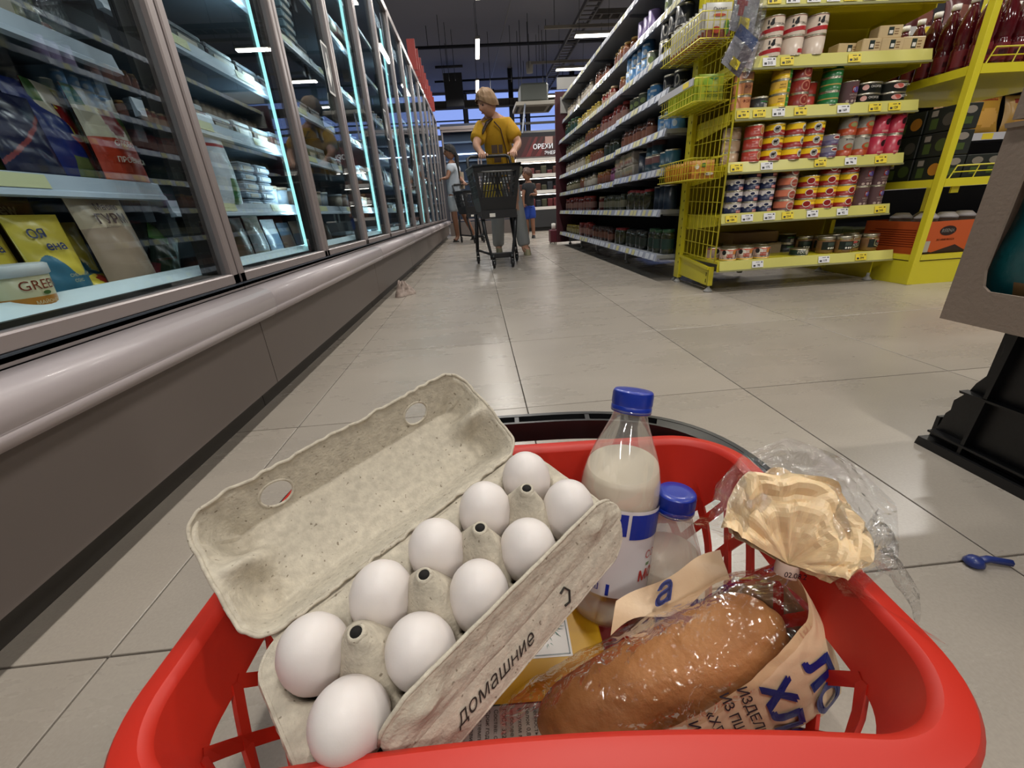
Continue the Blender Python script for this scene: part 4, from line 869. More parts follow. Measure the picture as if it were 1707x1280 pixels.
# grey gondola behind the display with crisps
gd=thing('snack_shelving','grey shelving with bags of crisps behind the yellow display','shelving',(3.1,3.4,0))
MB().box(0,2.4,.5,.52,0,2).build('back_panel',DKB,gd)
GZ=[.15,.5,.82,1.16,1.5]
for z in GZ:
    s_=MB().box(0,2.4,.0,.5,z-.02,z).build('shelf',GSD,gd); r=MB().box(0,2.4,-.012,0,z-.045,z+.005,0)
    for q in range(6): r.box(.1+.38*q,.19+.38*q,-.014,-.0122,z-.04,z,1)
    r.build('price_rail',[mat('rail white','#c3c3ca',.3),TAGY],s_)
def crisp(label,x,y,z,w=.2,h=.27,cols=('#b58a34','#d0a050','#8c2c20'),rot=0,grp=None):
    b=MB()
    def f(s):
        return lambda u,v:((u-.5)*w*s*(1-.12*math.sin(PI*v)),-s*.045*(math.sin(PI*u)**.6)*(math.sin(PI*v)**.6)-.001*s,v*h)
    def mf(u,v): return 1 if ((u-.55)**2/.09+(v-.35)**2/.05)<1 else (2 if .72<v<.86 and .2<u<.8 else 0)
    b.grid(f(1),14,16,0,True,mf).grid(f(-1),10,10,0)
    flat_text(b,'ЧИПСЫ',.03,0,at=(0,-.047,h*.79)) ; o=b.build('crisps_bag',[P(c,.25) for c in cols],loc=(x,y,z),rot=(-.15,0,rot)); tag(o,label,'bag',grp)
crisp('yellow crisps bag with a big crisp picture, right of the display post',3.98,3.44,.825,.30,.29)
crisp('second yellow crisps bag left of the big-picture one',3.70,3.46,.825,.26,.25,('#a87a3c','#c89a58','#6a2c24'),.1)
for k in range(5): crisp('brown snack bag on the shelf above the crisps, %s from left'%ORD[k],3.3+.26*k,3.5,1.165,.22,.24,('#5a3c2c','#9a7a50','#2c1c18'),.05*k,'brown bags behind the display')
for k in range(4): crisp('dark snack bag on the top shelf behind the display, %s from left'%ORD[k],3.3+.28*k,3.5,1.505,.22,.24,('#5a2c2c','#8a5a50','#2c1c18'),.05*k,'dark bags behind the display')
for k in range(3): crisp('yellow and brown crisps bag further right on the crisps shelf, %s of them'%ORD[k],4.3+.3*k,3.46,.825,.26,.26,('#a5803c','#b98a48','#7c2c20'),.05*k,'crisps bags further right')
# ------------------------------------------------------------------ black crate and cardboard boxes in the right foreground
BP_=mat('black crate plastic','#0b0b0d',.42,bump=(120,.15,.002)); CB=mat('grey cardboard','#948476',.85,bump=(140,.35,.002),var=(3,'#8b7b6e'))
t=thing('plastic_crate','black ribbed plastic crate with a worn wavy edge on the floor at right','crate',(.86,.0,0))
edge=[(.667,0),(.66,.03),(.652,.05),(.65,.075),(.644,.085),(.645,.105),(.628,.13),(.622,.15),(.612,.168),(.607,.19),(.603,.215),(.606,.235),(.612,.25),(.62,.262)]
MB().prism([(-.05,0)]+edge+[(-.05,.262)],'x',.022,.028).prism([(-.05,0),(.667,0),(.664,.018),(-.05,.018)],'x',.0,.028).build('side_wall',BP_,t)
MB().prism([(-.05,.033),(.655,.033),(.655,.037),(-.05,.037)],'x',.004,.022).build('rib',BP_,t)
for z in (.13,): MB().prism([(-.05,z),(.628,z),(.630,z+.004),(-.05,z+.004)],'x',.004,.022).build('rib',BP_,t)
for y in (.595,.40,.2): MB().prism([(y-.003,.018),(y+.003,.018),(y+.003-.01,.258),(y-.003-.01,.258)],'x',.006,.022).build('rib',BP_,t)
MB().box(.028,.5,.66,.667,0,.06).box(.028,.5,.61,.616,.06,.26).box(.028,.5,-.05,.6,.0,.01).build('back_wall',BP_,t)
MB().box(.028,.5,-.05,.62,.255,.262).build('top_deck',BP_,t)
t=thing('cardboard_box','grey-brown cardboard box with a cut-out window on top of the black crate','box',(.828,0,.2625))
y0b,y1b,hb=-.05,.676,.30
hole=[(.628,.065),(.618,.058),(.30,.058),(.25,.08),(.25,.24),(.30,.27),(.60,.27),(.625,.26),(.632,.24),(.634,.09)]
# side wall with rounded window: ring of quads between outer rectangle and hole
out=[(y1b,0),(y1b,0),(.0,0),(y0b,.0),(y0b,hb),(.2,hb),(.5,hb),(y1b,hb),(y1b,.25),(y1b,.08)]
wm_=MB()
vs=[(0,a,b) for a,b in out]+[(0,a,b) for a,b in hole]+[(.005,a,b) for a,b in out]+[(.005,a,b) for a,b in hole]
n=10; fs=[]
for i in range(n):
    j=(i+1)%n; fs+= [(i,j,n+j,n+i),(2*n+i,3*n+i,3*n+j,2*n+j),(n+i,n+j,3*n+j,3*n+i),(i,2*n+i,2*n+j,j)]
wm_.add(vs,fs); wm_.build('side_wall',CB,t)
MB().box(.005,.5,y1b-.005,y1b,0,hb).box(.005,.5,y0b,y1b-.006,0,.005).build('walls',CB,t)
MB().prism([(y0b,hb-.001),(y1b+.0,hb-.001),(y1b+.003,hb+.006),(y0b,hb+.006)],'x',-.004,.012).build('flap_edge',mat('cardboard edge','#857668',.9),t)
t=thing('cardboard_box','upper grey-brown cardboard box stacked above the box with the window','box',(.826,0,.572))
MB().box(0,.5,-.05,.672,0,.5).build('walls',CB,t)
TEAL=mat('teal packet','#136a70',.35,bump=(9,.6,.02),var=(7,'#0e4c55')); 
b=MB()
b.grid(lambda u,v:(.862-.03*math.sin(PI*u)**.5*math.sin(PI*v)**.5+.006*math.sin(9*u+7*v),.28+.37*u,.285+.235*v),24,18,0,True,lambda u,v:1 if (v<.22 and math.sin(11*u)>-.2) or (v>.75 and u>.6) or ((u-.5)**2+(v-.5)**2*1.6<.03) else 0)
flat_text(b,'грибы',.026,2,mx=Matrix.Translation((.829,.57,.435))@Matrix.Rotation(-PI/2,4,'Z'))
o=b.build('snack_bag',[TEAL,P('#8a6a44'),WHITE]); tag(o,'teal and brown packet seen through the cardboard box window','bag')
# rag on the floor
b=MB()
def rag(u,v):
    a=2*PI*u; r=.068*(v**.7)*(1+.25*math.sin(3*a+1)+.12*noise.noise(V((math.cos(a)*2,math.sin(a)*2,v*3)))); h=.075*(1-v**1.6)*(1+.35*noise.noise(V((math.cos(a)*3+5,math.sin(a)*3,v*5))))+.012*math.sin(9*a)*(v*(1-v)*3)
    return (r*math.cos(a)*.9,r*math.sin(a)*1.25,max(.0015,h*(1.2 if math.sin(a)<0 else .9)+.001))
b.grid(rag,64,22,0,True,wrapu=True)
o=b.build('floor_rag',mat('dirty cloth','#b0a198',.95,bump=(45,.8,.006),var=(38,'#7d6e66')),loc=(-.535,2.84,0)); tag(o,'crumpled off-white rag on the floor against the cooler','rag')
o=MB().bbox(-.014,.014,-.008,.008,0,.004,.0015).build('paper_scrap',WHITE,loc=(.33,3.68,.0003),rot=(0,0,.5)); tag(o,'white paper scrap on the floor before the cart wheels','litter')
o=MB().lathe([(.008,0),(.012,.004),(.008,.012),(0,.014)],10).tube([(0,0,.006),(.02,.002,.008),(.045,-.004,.006)],.005,6).build('blue_clip',P('#2c3a78'),loc=(.645,.376,.0003),rot=(0,0,-.1)); tag(o,'small dark blue plastic bit on the tile joint at the right edge','litter')
# ------------------------------------------------------------------ goods in the coolers
def pouch(name,label,cat,x,y,z,w,h,cols,mf,texts=(),tilt=-.12,rz=0,bulge=.02,cap=None,rough=.28,grp=None,rx=0,nu=26,nv=30,neck=None):
    """texts: (string,size,u,v,mat index)"""
    def f(s):
        def g(u,v):
            k=1 if not neck or v<neck else 1-.75*((v-neck)/(1-neck))
            e=max(0,math.sin(PI*u))**.6*(max(0,math.sin(PI*min(v,.999)))**.5)*(1.15-.5*v)
            wr=.0012*math.sin(17*u+9*v)+.001*math.sin(31*v+6*u)
            return ((u-.5)*w*k*(1-.05*math.sin(PI*v)),-s*(bulge*e+.001)+wr*e,v*h)
        return g
    b=MB(); F_=f(1); b.grid(F_,nu,nv,0,True,mf).grid(lambda u,v:f(-1)(1-u,v),8,8,0)
    for (tx,sz,u,v,mi) in texts:
        vs,fs=text_data(tx,sz,.035 if sz>.012 else .012); o_=[]
        for px,py,_ in vs:
            uu=min(.98,max(.02,u+px/w)); vv=min(.98,max(.02,v+py/h)); p=F_(uu,vv); o_.append((u*w-w/2+px,p[1]-.0048,v*h+py))
        b.add(o_,fs,mi)
    mx=Matrix.Translation((x,y,z))@Matrix.Rotation(PI/2+rz,4,'Z')@Matrix.Rotation(tilt,4,'X')@Matrix.Rotation(rx,4,'Y')
    o=b.build(name,[P(c,rough) for c in cols]); o.matrix_world=mx; tag(o,label,cat,grp)
    if cap: MB().lathe([(.011,0),(.0115,.002),(.0115,.012),(.009,.014),(0,.014)],16,0,Matrix.Translation((cap[0],-.004,cap[1]))).build('cap',P(cap[2]),o)
    return o
YB=('#d8c24a','#3d6f86','#1c2a5c','#c9c08a','#2f6a86')
def wave(u,v):
    t=.47+.12*math.sin(2*PI*(u*1.1-.05)); 
    return 1 if v<t and v>.06 else 0
tx=[('ОЯ',.021,.33,.80,2),('ена',.021,.5,.67,2),('СНЕЖНЫЙ',.0075,.62,.36,3),('СОУС',.0075,.55,.30,3),('ГОСТ',.0085,.6,.12,3)]
pouch('sauce_pouch','yellow and blue sauce pouch with dark lettering, left one behind the white-lidded tub','pouch',-.79,.757,.362,.098,.172,YB,wave,tx,-.10,.05,nu=110,nv=130)
pouch('sauce_pouch','yellow and blue sauce pouch with dark lettering, right one of the front two','pouch',-.765,.838,.362,.098,.168,YB,wave,tx,-.10,-.05,nu=110,nv=130)
pouch('sauce_pouch','small yellow pouch half hidden between the yellow-blue and beige pouches','pouch',-.81,.925,.362,.085,.155,YB,wave,[],-.06,0)
o=pouch('sauce_pouch','yellow and blue pouch with red berries lying tipped against the sill','pouch',-.742,.93,.375,.10,.115,('#d8c24a','#3d6f86','#a03428','#c9c08a'),lambda u,v:2 if (u-.45)**2+(v-.3)**2*1.3<.035 else (1 if v>.5 else 0),[],-.95,.25,.012)
BE='#a5917c'
pouch('sauce_pouch','beige mayonnaise pouch with white corner cap and dark red lettering','pouch',-.742,.962,.372,.125,.195,('#a08a76','#bcaa90','#3a1c1c','#7c2a28','#4a6a30'),lambda u,v:1 if v>.66 else (4 if (u-.88)**2+(v-.84)**2<.004 else (3 if (u-.1)**2+(v-.86)**2<.008 else 0)),[('Масло',.017,.52,.86,2),('ГУРМ',.026,.5,.74,2),('домашний',.008,.45,.67,2)],-.12,-.05,.026,(.035,.196,'#bdbdb4'))
pouch('sauce_pouch','dark brown pouch with cream script at the back of the lowest cooler deck','pouch',-.87,.86,.362,.2,.21,('#4a3128','#6a4a30','#b5a07c'),lambda u,v:1 if v>.8 else 0,[('New',.03,.62,.86,2)],-.05,0)
pouch('salad_pack','dark green wedge pack leaning right of the beige pouch','packet',-.78,1.10,.362,.09,.15,('#14261a','#5a8a4a','#c9cfc4','#5c1f24'),lambda u,v:1 if v>.72 and u<.5 else (3 if v<.3 and u<.15 else 0),[],-.15,0,.02,rx=.55)
pouch('salad_pack','second dark green pack behind the wedge pack','packet',-.84,1.16,.362,.09,.13,('#101c18','#4a7a3a'),lambda u,v:0,[],-.15,0,.02,rx=.75)
t=thing('sauce_tub','white-lidded round tub with an orange band, lower left in the first cooler','tub',(-.728,.712,.362))
m=MB().lathe([(.036,0,0),(.038,.03,0),(.039,.045,0),(.039,.0455,1),(.041,.078,1)],24)
wrap_text(m,'МАЙОНЕЗ',.0075,.0395,.036,PI/2,2); wrap_text(m,'ПРОВАНСАЛЬ',.0075,.0395,.022,PI/2,2); wrap_text(m,'GREEN',.02,.0412,.062,PI/2,3); wrap_oval(m,.0412,PI/2,.050,.012,.006,4)
m.build('tub_body',[P('#b5762c'),P('#c9c09a'),P('#d8c9a0'),P('#7a2c1c'),P('#3a5c2c')],t); MB().lathe([(.041,.076),(.044,.078),(.044,.092),(.040,.094),(0,.094)],24).build('lid',P('#c3c6c6'),t)
# first shelf up (z .575)
pouch('sauce_pouch','olive and yellow pouch at the far left of the middle cooler shelf','pouch',-.815,.86,.583,.13,.23,('#4a4c1e','#7a6c1e','#2c3a1c'),lambda u,v:1 if v>.5 else 0)
pouch('sauce_pouch','deep blue pouch with a yellow edge on the middle cooler shelf','pouch',-.795,.985,.583,.12,.175,('#1b2a6c','#b5a83c','#5a6a3c','#2c3c86'),lambda u,v:1 if (u-.62)>(.38-v*.5)+.1 and v>.35 else (2 if v<.3 and u>.5 else 0),[],-.1,0)
pouch('sauce_pouch','dark navy pouch left of the deep blue one on the middle cooler shelf','pouch',-.775,.89,.583,.11,.14,('#191c38','#7c3a3c','#2c2c44'),lambda u,v:1 if abs(v-u*.6-.2)<.03 else 0,[],-.1,0,nu=60,nv=70)
RCOL=('#a8341c','#b8b09a','#7c1c1c','#c0602a','#3a5c2c','#c9c0b0')
def redmf(u,v):
    if v>.8: return 5 if u>.2 else 4
    if (u-.55)**2+(v-.7)**2*1.2<.04: return 2
    if v>.5: return 1 if u<.75 else 4
    if v<.14: return 3
    return 0
for k,(x,y) in enumerate(((-.795,1.215),(-.780,1.11))):
    pass
pouch('sauce_pouch','red and orange mayonnaise pouch with white capital lettering, beside the door frame','pouch',-.790,1.235,.583,.135,.19,RCOL,redmf,[('СЛОБОДА',.013,.5,.44,5),('ПРОВАНСАЛЬ',.0145,.55,.27,5)],-.1,0,.024) if 0 else pouch('sauce_pouch','red and orange mayonnaise pouch with pale capitals, beside the first door frame','pouch',-.765,1.085,.583,.125,.185,RCOL,redmf,[('СЛОБО',.014,.5,.44,5),('ПРОВАНСА',.0145,.55,.27,5)],-.1,0,.024)
pouch('sauce_pouch','red and orange mayonnaise pouch half hidden left of the lettered one','pouch',-.805,1.02,.583,.11,.18,RCOL,redmf,[],-.05,.2,.02)
# upper shelf bag with vegetables
CL2=film('clear bag film','#dfe6e0',.12,.1,.9,1.45,bump=(30,.7,.01))
t=thing('vegetable_bag','clear bag with red and green vegetables on the top visible shelf of first cooler','bag',(-.805,1.0,.828))
MB().grid(lambda u,v:(.03+.02*math.sin(PI*u),(u-.5)*.2,v*.16),12,12).build('clear_wrap',CL2,t)
m=MB()
for k in range(9):
    x,y,z=random.uniform(-.03,.01),random.uniform(-.08,.08),random.uniform(.02,.12); r=random.uniform(.015,.026); m.lathe([(0,-r),(r*.7,-r*.7),(r,0),(r*.7,r*.7),(0,r)],8,k%3,Matrix.Translation((x,y,z)))
o=m.build('vegetables',[P('#7c2a20'),P('#5a6a2c'),P('#8a6a4a')],t); o['kind']='stuff'
pouch('sauce_pouch','olive green pouch with a leaf pattern behind the vegetable bag','pouch',-.835,1.06,.828,.12,.22,('#5c6a34','#3c4c20'),lambda u,v:1 if math.sin(9*u+7*v)>.3 else 0)
# second cooler
pouch('sauce_pouch','tall white pouch with a red band just right of the first door frame','pouch',-.745,1.45,.547,.11,.25,('#c3ccd6','#a82c2c','#5a7a8a','#3a6a3c'),lambda u,v:1 if .62<v<.68 else (3 if v<.3 and abs(u-.6)<.2 else 0),[('Л',.02,.5,.45,2)],-.08,0,.025)
def tub(label,x,y,z,r,h,c1,c2,grp,name='dairy_tub',kn=None):
    k='tub%s%s%.3f%.3f'%(c1,c2,r,h)
    if k not in KITS: kit(k,[('tub_body',MB().lathe([(r*.86,0),(r*.97,h*.86)],14,0).mesh('tub_body',[P(c1)]),None),('lid',MB().lathe([(r*.97,h*.86),(r*1.04,h*.88),(r*1.04,h),(0,h)],14).mesh('lid',[P(c2)]),None)])
    return place(k,name,label,'tub',(x,y,z),0,grp)
def blister(label,x,y,z,w,d,h,c,grp,rz=0,top='#8fa0ac'):
    b=MB().bbox(-d/2,d/2,-w/2,w/2,0,h*.7,.004,0).bbox(-d/2+.004,d/2-.004,-w/2+.004,w/2-.004,h*.7,h,.004,1).box(d/2,d/2+.001,-w*.3,w*.25,h*.12,h*.55,2)
    o=b.build('food_tray',[P(c),P(top),P('#a9a396')],loc=(x,y,z),rot=(0,0,rz)); return tag(o,label,'tray',grp)
for k in range(2):
    for q in range(5):
        blister('stacked white-blue plastic box, %s from bottom, %s stack, middle shelf of second cooler'%(ORD[q],('left','right')[k]),-.805,1.62+.11*k,.547+.028*q,.095,.1,.026,'#93a7bb','white-blue box stacks in the second cooler',0,'#a9bac9')
PAL=['#5a4a3c','#6c5c50','#39424c','#4c3c34','#7a7468','#3c4a3a','#70504a','#8a8f94','#4a5a6a','#5c5448']
cnt=0
CN=['first','second','third','fourth','fifth','sixth','seventh']
def rowof(mod,zi,z,y0,y1,kind,desc):
    y=y0; i=0
    while y<y1-.05 and i<len(NEAR):
        c=random.choice(PAL); lab='%s %s, shelf %s up, %s cooler from the front'%(NEAR[i],desc,('zero','one','two','three','four','five','six')[zi],CN[mod])
        g='%s in the %s cooler on shelf %d'%(desc,CN[mod],zi)
        if kind=='box': w=random.uniform(.10,.14); blister(lab,-.830,y+w/2,z+.001,w-.006,.14,random.uniform(.04,.07),c,g)
        elif kind=='tub': w=.094; tub(lab,-.805,y+w/2,z+.001,.044,.075,random.choice(('#8a97a5','#6c5c54','#9a9488')),random.choice(('#a3b2bd','#7a6a5a')),g)
        elif kind=='lid': w=.125; tub(lab,-.835,y+w/2,z+.001,.058,.05,'#3c4a54','#7d94a3',g,'round_tray')
        elif kind=='dark': w=.16; blister(lab,-.835,y+w/2,z+.001,w-.008,.16,.05,'#16181b',g,0,'#4a525a')
        else: w=.12; pouch('food_pouch',lab,'pouch',-.815,y+w/2,z+.001,w-.01,random.uniform(.13,.17),(c,random.choice(PAL),'#9a9a90'),lambda u,v:1 if .3<v<.6 else 0,[],-.12,0,.02,grp=g,nu=6,nv=8)
        y+=w+.004; i+=1
rowof(0,3,.828,.75,.93,'box','dark carton pack')
rowof(0,4,1.112,.5,1.1,'dark','flat dark tray')
Y1=Y0+L
rowof(1,0,.357,Y1+.25,Y1+1.3,'pouch','dull green flat salad pack'); rowof(1,1,.547,Y1+.62,Y1+1.3,'tub','pale dairy tub'); rowof(1,2,.757,Y1+.2,Y1+1.3,'box','brown packaged meat box'); rowof(1,3,.947,Y1+.1,Y1+1.3,'dark','black container'); rowof(1,4,1.202,Y1+.1,Y1+1.3,'dark','black lidded tray'); rowof(1,5,1.547,Y1+.1,Y1+1.3,'lid','round lidded tray')
Y2=Y0+2*L
rowof(2,0,.357,Y2+.1,Y2+1.3,'box','low deli box'); rowof(2,1,.547,Y2+.1,Y2+.9,'tub','pale dairy tub'); rowof(2,2,.757,Y2+.1,Y2+1.3,'box','deli pack'); rowof(2,3,.947,Y2+.1,Y2+1.3,'lid','round clear tray'); rowof(2,4,1.202,Y2+.1,Y2+1.2,'lid','stacked round tray'); rowof(2,5,1.547,Y2+.1,Y2+1.2,'box','grey pack')
for q in range(7): blister('round-edged clear bowl %s in the tall bowl stack of second cooler'%ORD[q],-.815,2.36,1.202+.034*q,.12,.12,.032,'#6f8b97','clear bowl stack in the second cooler',0,'#8fa9b4') if q else None
for md in (3,4,5,6):
    Y=Y0+md*L
    for zi,z,kd,ds in ((0,.357,'box','pale bag pack'),(1,.547,'box','packaged cheese'),(2,.757,'pouch','coloured pouch'),(3,.947,'box','orange-brown carton'),(4,1.202,'tub','pale tub')): rowof(md,zi,z,Y+.1,Y+1.3,kd,ds)

# ------------------------------------------------------------------ far open display with banner
t=thing('open_fridge_display','open display with lit white shelves under a dark red banner at the far end','shelving',(.92,9.75,0))
MB().box(0,1.8,0,.9,.08,.44).box(0,1.8,.06,.9,0,.08,1).box(.9,.904,-.002,0,.08,.44,1).build('base',[mat('display base','#2c2d30',.5),BLK],t)
MB().box(0,1.8,.6,.9,.44,2.0).build('back',DKB,t)
LIT=mat('white shelf edge','#e4e1dc',.4)
for z in (.47,.80,1.12,1.42): s_=MB().box(0,1.8,.05,.6,z-.02,z).build('shelf',SHELFM,t); MB().box(0,1.8,-.01,.05,z-.03,z+.03).build('price_rail',LIT,s_); 
for z in (.74,1.06,1.36): MB().box(.05,1.75,.1,.14,z,z+.012).build('light_tube',emit('shelf tube','#fff4e6',9),t)
MB().box(0,1.8,.1,.3,1.40,1.46).build('lit_canopy',emit('lit canopy','#ffe9d8',1.6),t)
bn=MB().box(0,1.8,.0,.04,1.47,1.84,0)
for k in range(5): bn.add([(.1+.1*k,-.001,1.48),(.2+.1*k,-.001,1.48),(.35+.12*k,-.001,1.83),(.3+.12*k,-.001,1.83)],[(0,1,2,3)],1 if k%2 else 2)
bn.add([(.62+.0,-.0015,1.7),(.78,-.0015,1.7),(.78,-.0015,1.83),(.62,-.0015,1.83)],[(0,1,2,3)],3)
flat_text(bn,'ОРЕХИ И СУХОФРУКТЫ',.125,4,at=(.36,-.004,1.65),bold=.03,align='LEFT'); flat_text(bn,'ЭНЕРГИЯ',.09,4,at=(.60,-.004,1.53),bold=.03,align='LEFT')
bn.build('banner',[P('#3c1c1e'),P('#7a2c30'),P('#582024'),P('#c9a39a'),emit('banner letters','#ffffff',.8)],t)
for zi,z in enumerate((.47,.80,1.12)):
    for k in range(13):
        c=random.choice(('#2c1c1a','#4c2c24','#6c4a30','#3c3c2c','#5a2226','#8a6a48','#20242c')); b=MB().bbox(-.055,.055,-.05,.05,0,random.uniform(.1,.2),.008); o=b.build('snack_packet',P(c),loc=(1.0+.13*k,9.95,z+.001)); tag(o,'%s packet from the left, %s shelf of the far banner display'%((ORD+['ninth','tenth','eleventh','twelfth','thirteenth'])[k],('lowest','middle','top')[zi]),'packet','packets in the far banner display')
# ------------------------------------------------------------------ people
def skin(name,verts,edges,m,parent=None,sub=2,mx=None):
    me=bpy.data.meshes.new(name); me.from_pydata([v[:3] for v in verts],edges,[]); me.materials.append(m)
    o=link(name,me,None,None,None)
    md=o.modifiers.new('Skin','SKIN'); md.use_smooth_shade=True; sv=me.skin_vertices[0].data
    for i,v in enumerate(verts): sv[i].radius=(v[3],v[4] if len(v)>4 else v[3])
    for x in sv: x.use_root=False
    sv[0].use_root=True
    sm=o.modifiers.new('Sub','SUBSURF'); sm.levels=sub; sm.render_levels=sub
    dg=bpy.context.evaluated_depsgraph_get(); nm=bpy.data.meshes.new_from_object(o.evaluated_get(dg)); bpy.data.objects.remove(o)
    for p in nm.polygons: p.use_smooth=True
    nm.name=name
    if not nm.materials: nm.materials.append(m)
    return link(name,nm,parent,mx=mx)
def chain(*cs):
    vs=[];es=[];idx={}
    for c in cs:
        prev=None
        for p in c:
            k=tuple(round(x,4) for x in p[:3])
            if k not in idx: idx[k]=len(vs); vs.append(p)
            if prev is not None: es.append((prev,idx[k]))
            prev=idx[k]
    return vs,es
SKN=mat('skin light','#b98c74',.5,sss=.1); SKD=mat('skin tanned','#8a6049',.5,sss=.1)
def fingers(hand,d,up,side,L_=.075,r=.0085):
    """five curled fingers rooted in the palm; d direction of fingers, side towards the thumb"""
    h=V(hand[:3]); d=V(d).normalized(); up=V(up).normalized(); sd=V(side).normalized(); out=[]
    for k,l in enumerate((.88,1,.95,.78)):
        b=h+sd*(.026-.018*k); a=b+d*L_*.45*l; c=a+d*L_*.18*l-up*L_*.35*l; e=c-up*L_*.22*l-d*L_*.12*l
        out.append([tuple(h)+(.022,),tuple(b+d*.012)+(r*1.1,),tuple(a)+(r,),tuple(c)+(r*.9,),tuple(e)+(r*.75,)])
    b=h+sd*.03-d*.015; a=b+sd*.022+d*.012; c=a+d*.022-up*.015
    out.append([tuple(h)+(.022,),tuple(b)+(r*1.2,),tuple(a)+(r,),tuple(c)+(r*.8,)])
    return out
def head(parent,c,yaw,pitch,skinm,hairm,s=1.0,long=False,tail=None,name='head'):
    """face (looking -Y before turning) with nose, brow, lips, ears; c is the head centre"""
    mx=Matrix.Translation(c)@Matrix.Rotation(yaw,4,'Z')@Matrix.Rotation(pitch,4,'X')@Matrix.Scale(s,4)
    def hf(u,v):
        a=2*PI*u; t=PI*v; x=math.sin(t)*math.sin(a); y=-math.sin(t)*math.cos(a); z=math.cos(t)
        rx,ry,rz=.073,.092,.108
        if z<0: rx*=1-.32*(-z)**1.3; ry*=1-.12*(-z)
        X,Y,Z=rx*x,ry*y,rz*z
        if y<0:
            f=math.exp(-(X/.013)**2)
            Y-=.020*f*math.exp(-((Z+.012)/.018)**2)+.008*math.exp(-(X/.009)**2)*math.exp(-((Z-.01)/.022)**2)
            Y+=.008*(math.exp(-((X-.03)/.014)**2)+math.exp(-((X+.03)/.014)**2))*math.exp(-((Z-.012)/.011)**2)
            Y-=.006*math.exp(-(X/.022)**2)*math.exp(-((Z+.047)/.008)**2)+.008*math.exp(-(X/.02)**2)*math.exp(-((Z+.083)/.014)**2)
        return (X,Y,Z)
    h=MB().grid(hf,40,34,0,True,wrapu=True)
    for s_ in (-1,1): h.lathe([(0,-.006),(.012,-.004),(.017,.002),(.012,.005),(0,.003)],10,0,Matrix.Translation((s_*.074,.008,-.005))@Matrix.Rotation(s_*1.3,4,'Y')@Matrix.Scale(1.5,4,V((1,0,0))))
    H=h.build('head',skinm,parent,mx=mx)
    for s_ in (-1,1):
        MB().lathe([(0,-.008),(.006,-.006),(.0085,0),(.006,.006),(0,.008)],10,0,Matrix.Translation((s_*.029,-.076,.012))@Matrix.Scale(1.25,4,V((1,0,0)))).build('eye',P('#2b2420',.2),H)
        MB().tube([(s_*.014,-.088,.028),(s_*.03,-.086,.032),(s_*.044,-.075,.027)],.0028,5).build('eyebrow',hairm,H)
    MB().tube([(-.02,-.083,-.047),(-.007,-.093,-.045),(.007,-.093,-.045),(.02,-.083,-.047)],[.003,.005,.005,.003],6).build('mouth',mat('lips','#8a4a44',.5),H)
    def gf(u,v):
        a=2*PI*u; lim=.575-.185*max(0,math.cos(a))**1.5+.07*(-math.cos(a)) if not long else .52+.2*(-math.cos(a))
        t=PI*lim*v; x=math.sin(t)*math.sin(a); y=-math.sin(t)*math.cos(a); z=math.cos(t); k=(1.15 if not long else 1.1)+.09*noise.noise(V((x*3,y*3,z*3+4)))+.02*math.sin(17*a+3*t)
        fr=max(0,-y)**2
        return (.077*x*k,.098*y*(k-.03*fr),.113*z*k)
    MB().grid(gf,60,18,0,True,wrapu=True).build('hair',hairm,H)
    if tail: MB().tube([mx.inverted()@V(p) for p in tail[0]],tail[1],10).build('ponytail',hairm,H)
    return H
BLOND=mat('blond hair','#86694a',.65,bump=(60,.6,.004)); BLKH=mat('black hair','#0b0808',.75,bump=(60,.5,.003)); BRNH=mat('brown hair','#4a2e20',.5,bump=(60,.6,.003))
TEEY=mat('mustard tee','#b58a12',.85,bump=(22,.5,.012)); JEAN=mat('pale jeans','#8f9496',.85,bump=(25,.4,.01)); TEEW=mat('white tee','#b4bcc6',.85,bump=(22,.4,.01)); SHOE=mat('beige shoe','#8a8468',.7)
# woman in yellow
t=thing('person','person in a mustard tee and pale jeans leaning on a shopping cart, looking aside','person',(0,0,0))
hp=(.31,5.02,.86); ch=(.27,4.86,1.14); nk=(.235,4.76,1.325); sL=(.115,4.76,1.255); sR=(.375,4.78,1.27); eL=(.045,4.60,1.075); hL=(.095,4.47,.985); eR=(.475,4.70,1.09); hR=(.395,4.475,.985)
vs,es=chain([hp+(.13,.11),ch+(.125,.105),nk+(.06,),(.215,4.72,1.385,.045)],
 [nk+(.06,),sL+(.058,),eL+(.041,),hL+(.027,)],[nk+(.06,),sR+(.058,),eR+(.043,),hR+(.028,)],
 [hp+(.13,.11),(.235,5.05,.80,.095),(.24,5.16,.46,.062),(.235,5.36,.09,.045),(.235,5.28,.035,.04),(.235,5.18,.03,.035)],
 [hp+(.13,.11),(.385,4.98,.80,.095),(.45,4.93,.46,.064),(.52,5.0,.10,.046),(.53,4.93,.04,.042),(.545,4.82,.035,.036)],
 *fingers(hL,(0,-1,-.1),(0,0,1),(1,0,0)),*fingers(hR,(0,-1,-.1),(0,0,1),(-1,0,0)))
skin('body',vs,es,SKN,t)
vs,es=chain([(.31,5.0,.80,.165,.14),(.30,4.95,.95,.165,.14),(.275,4.87,1.13,.155,.13),(.25,4.79,1.26,.11,.1),(.238,4.765,1.315,.07,.06)],[(.25,4.79,1.26,.11,.1),(.12,4.76,1.245,.085),(.075,4.68,1.155,.082),(.058,4.64,1.115,.08)],[(.25,4.79,1.26,.11,.1),(.37,4.78,1.26,.09),(.43,4.74,1.175,.085),(.462,4.715,1.12,.082)])
sh_=skin('tee_shirt',vs,es,TEEY,t)
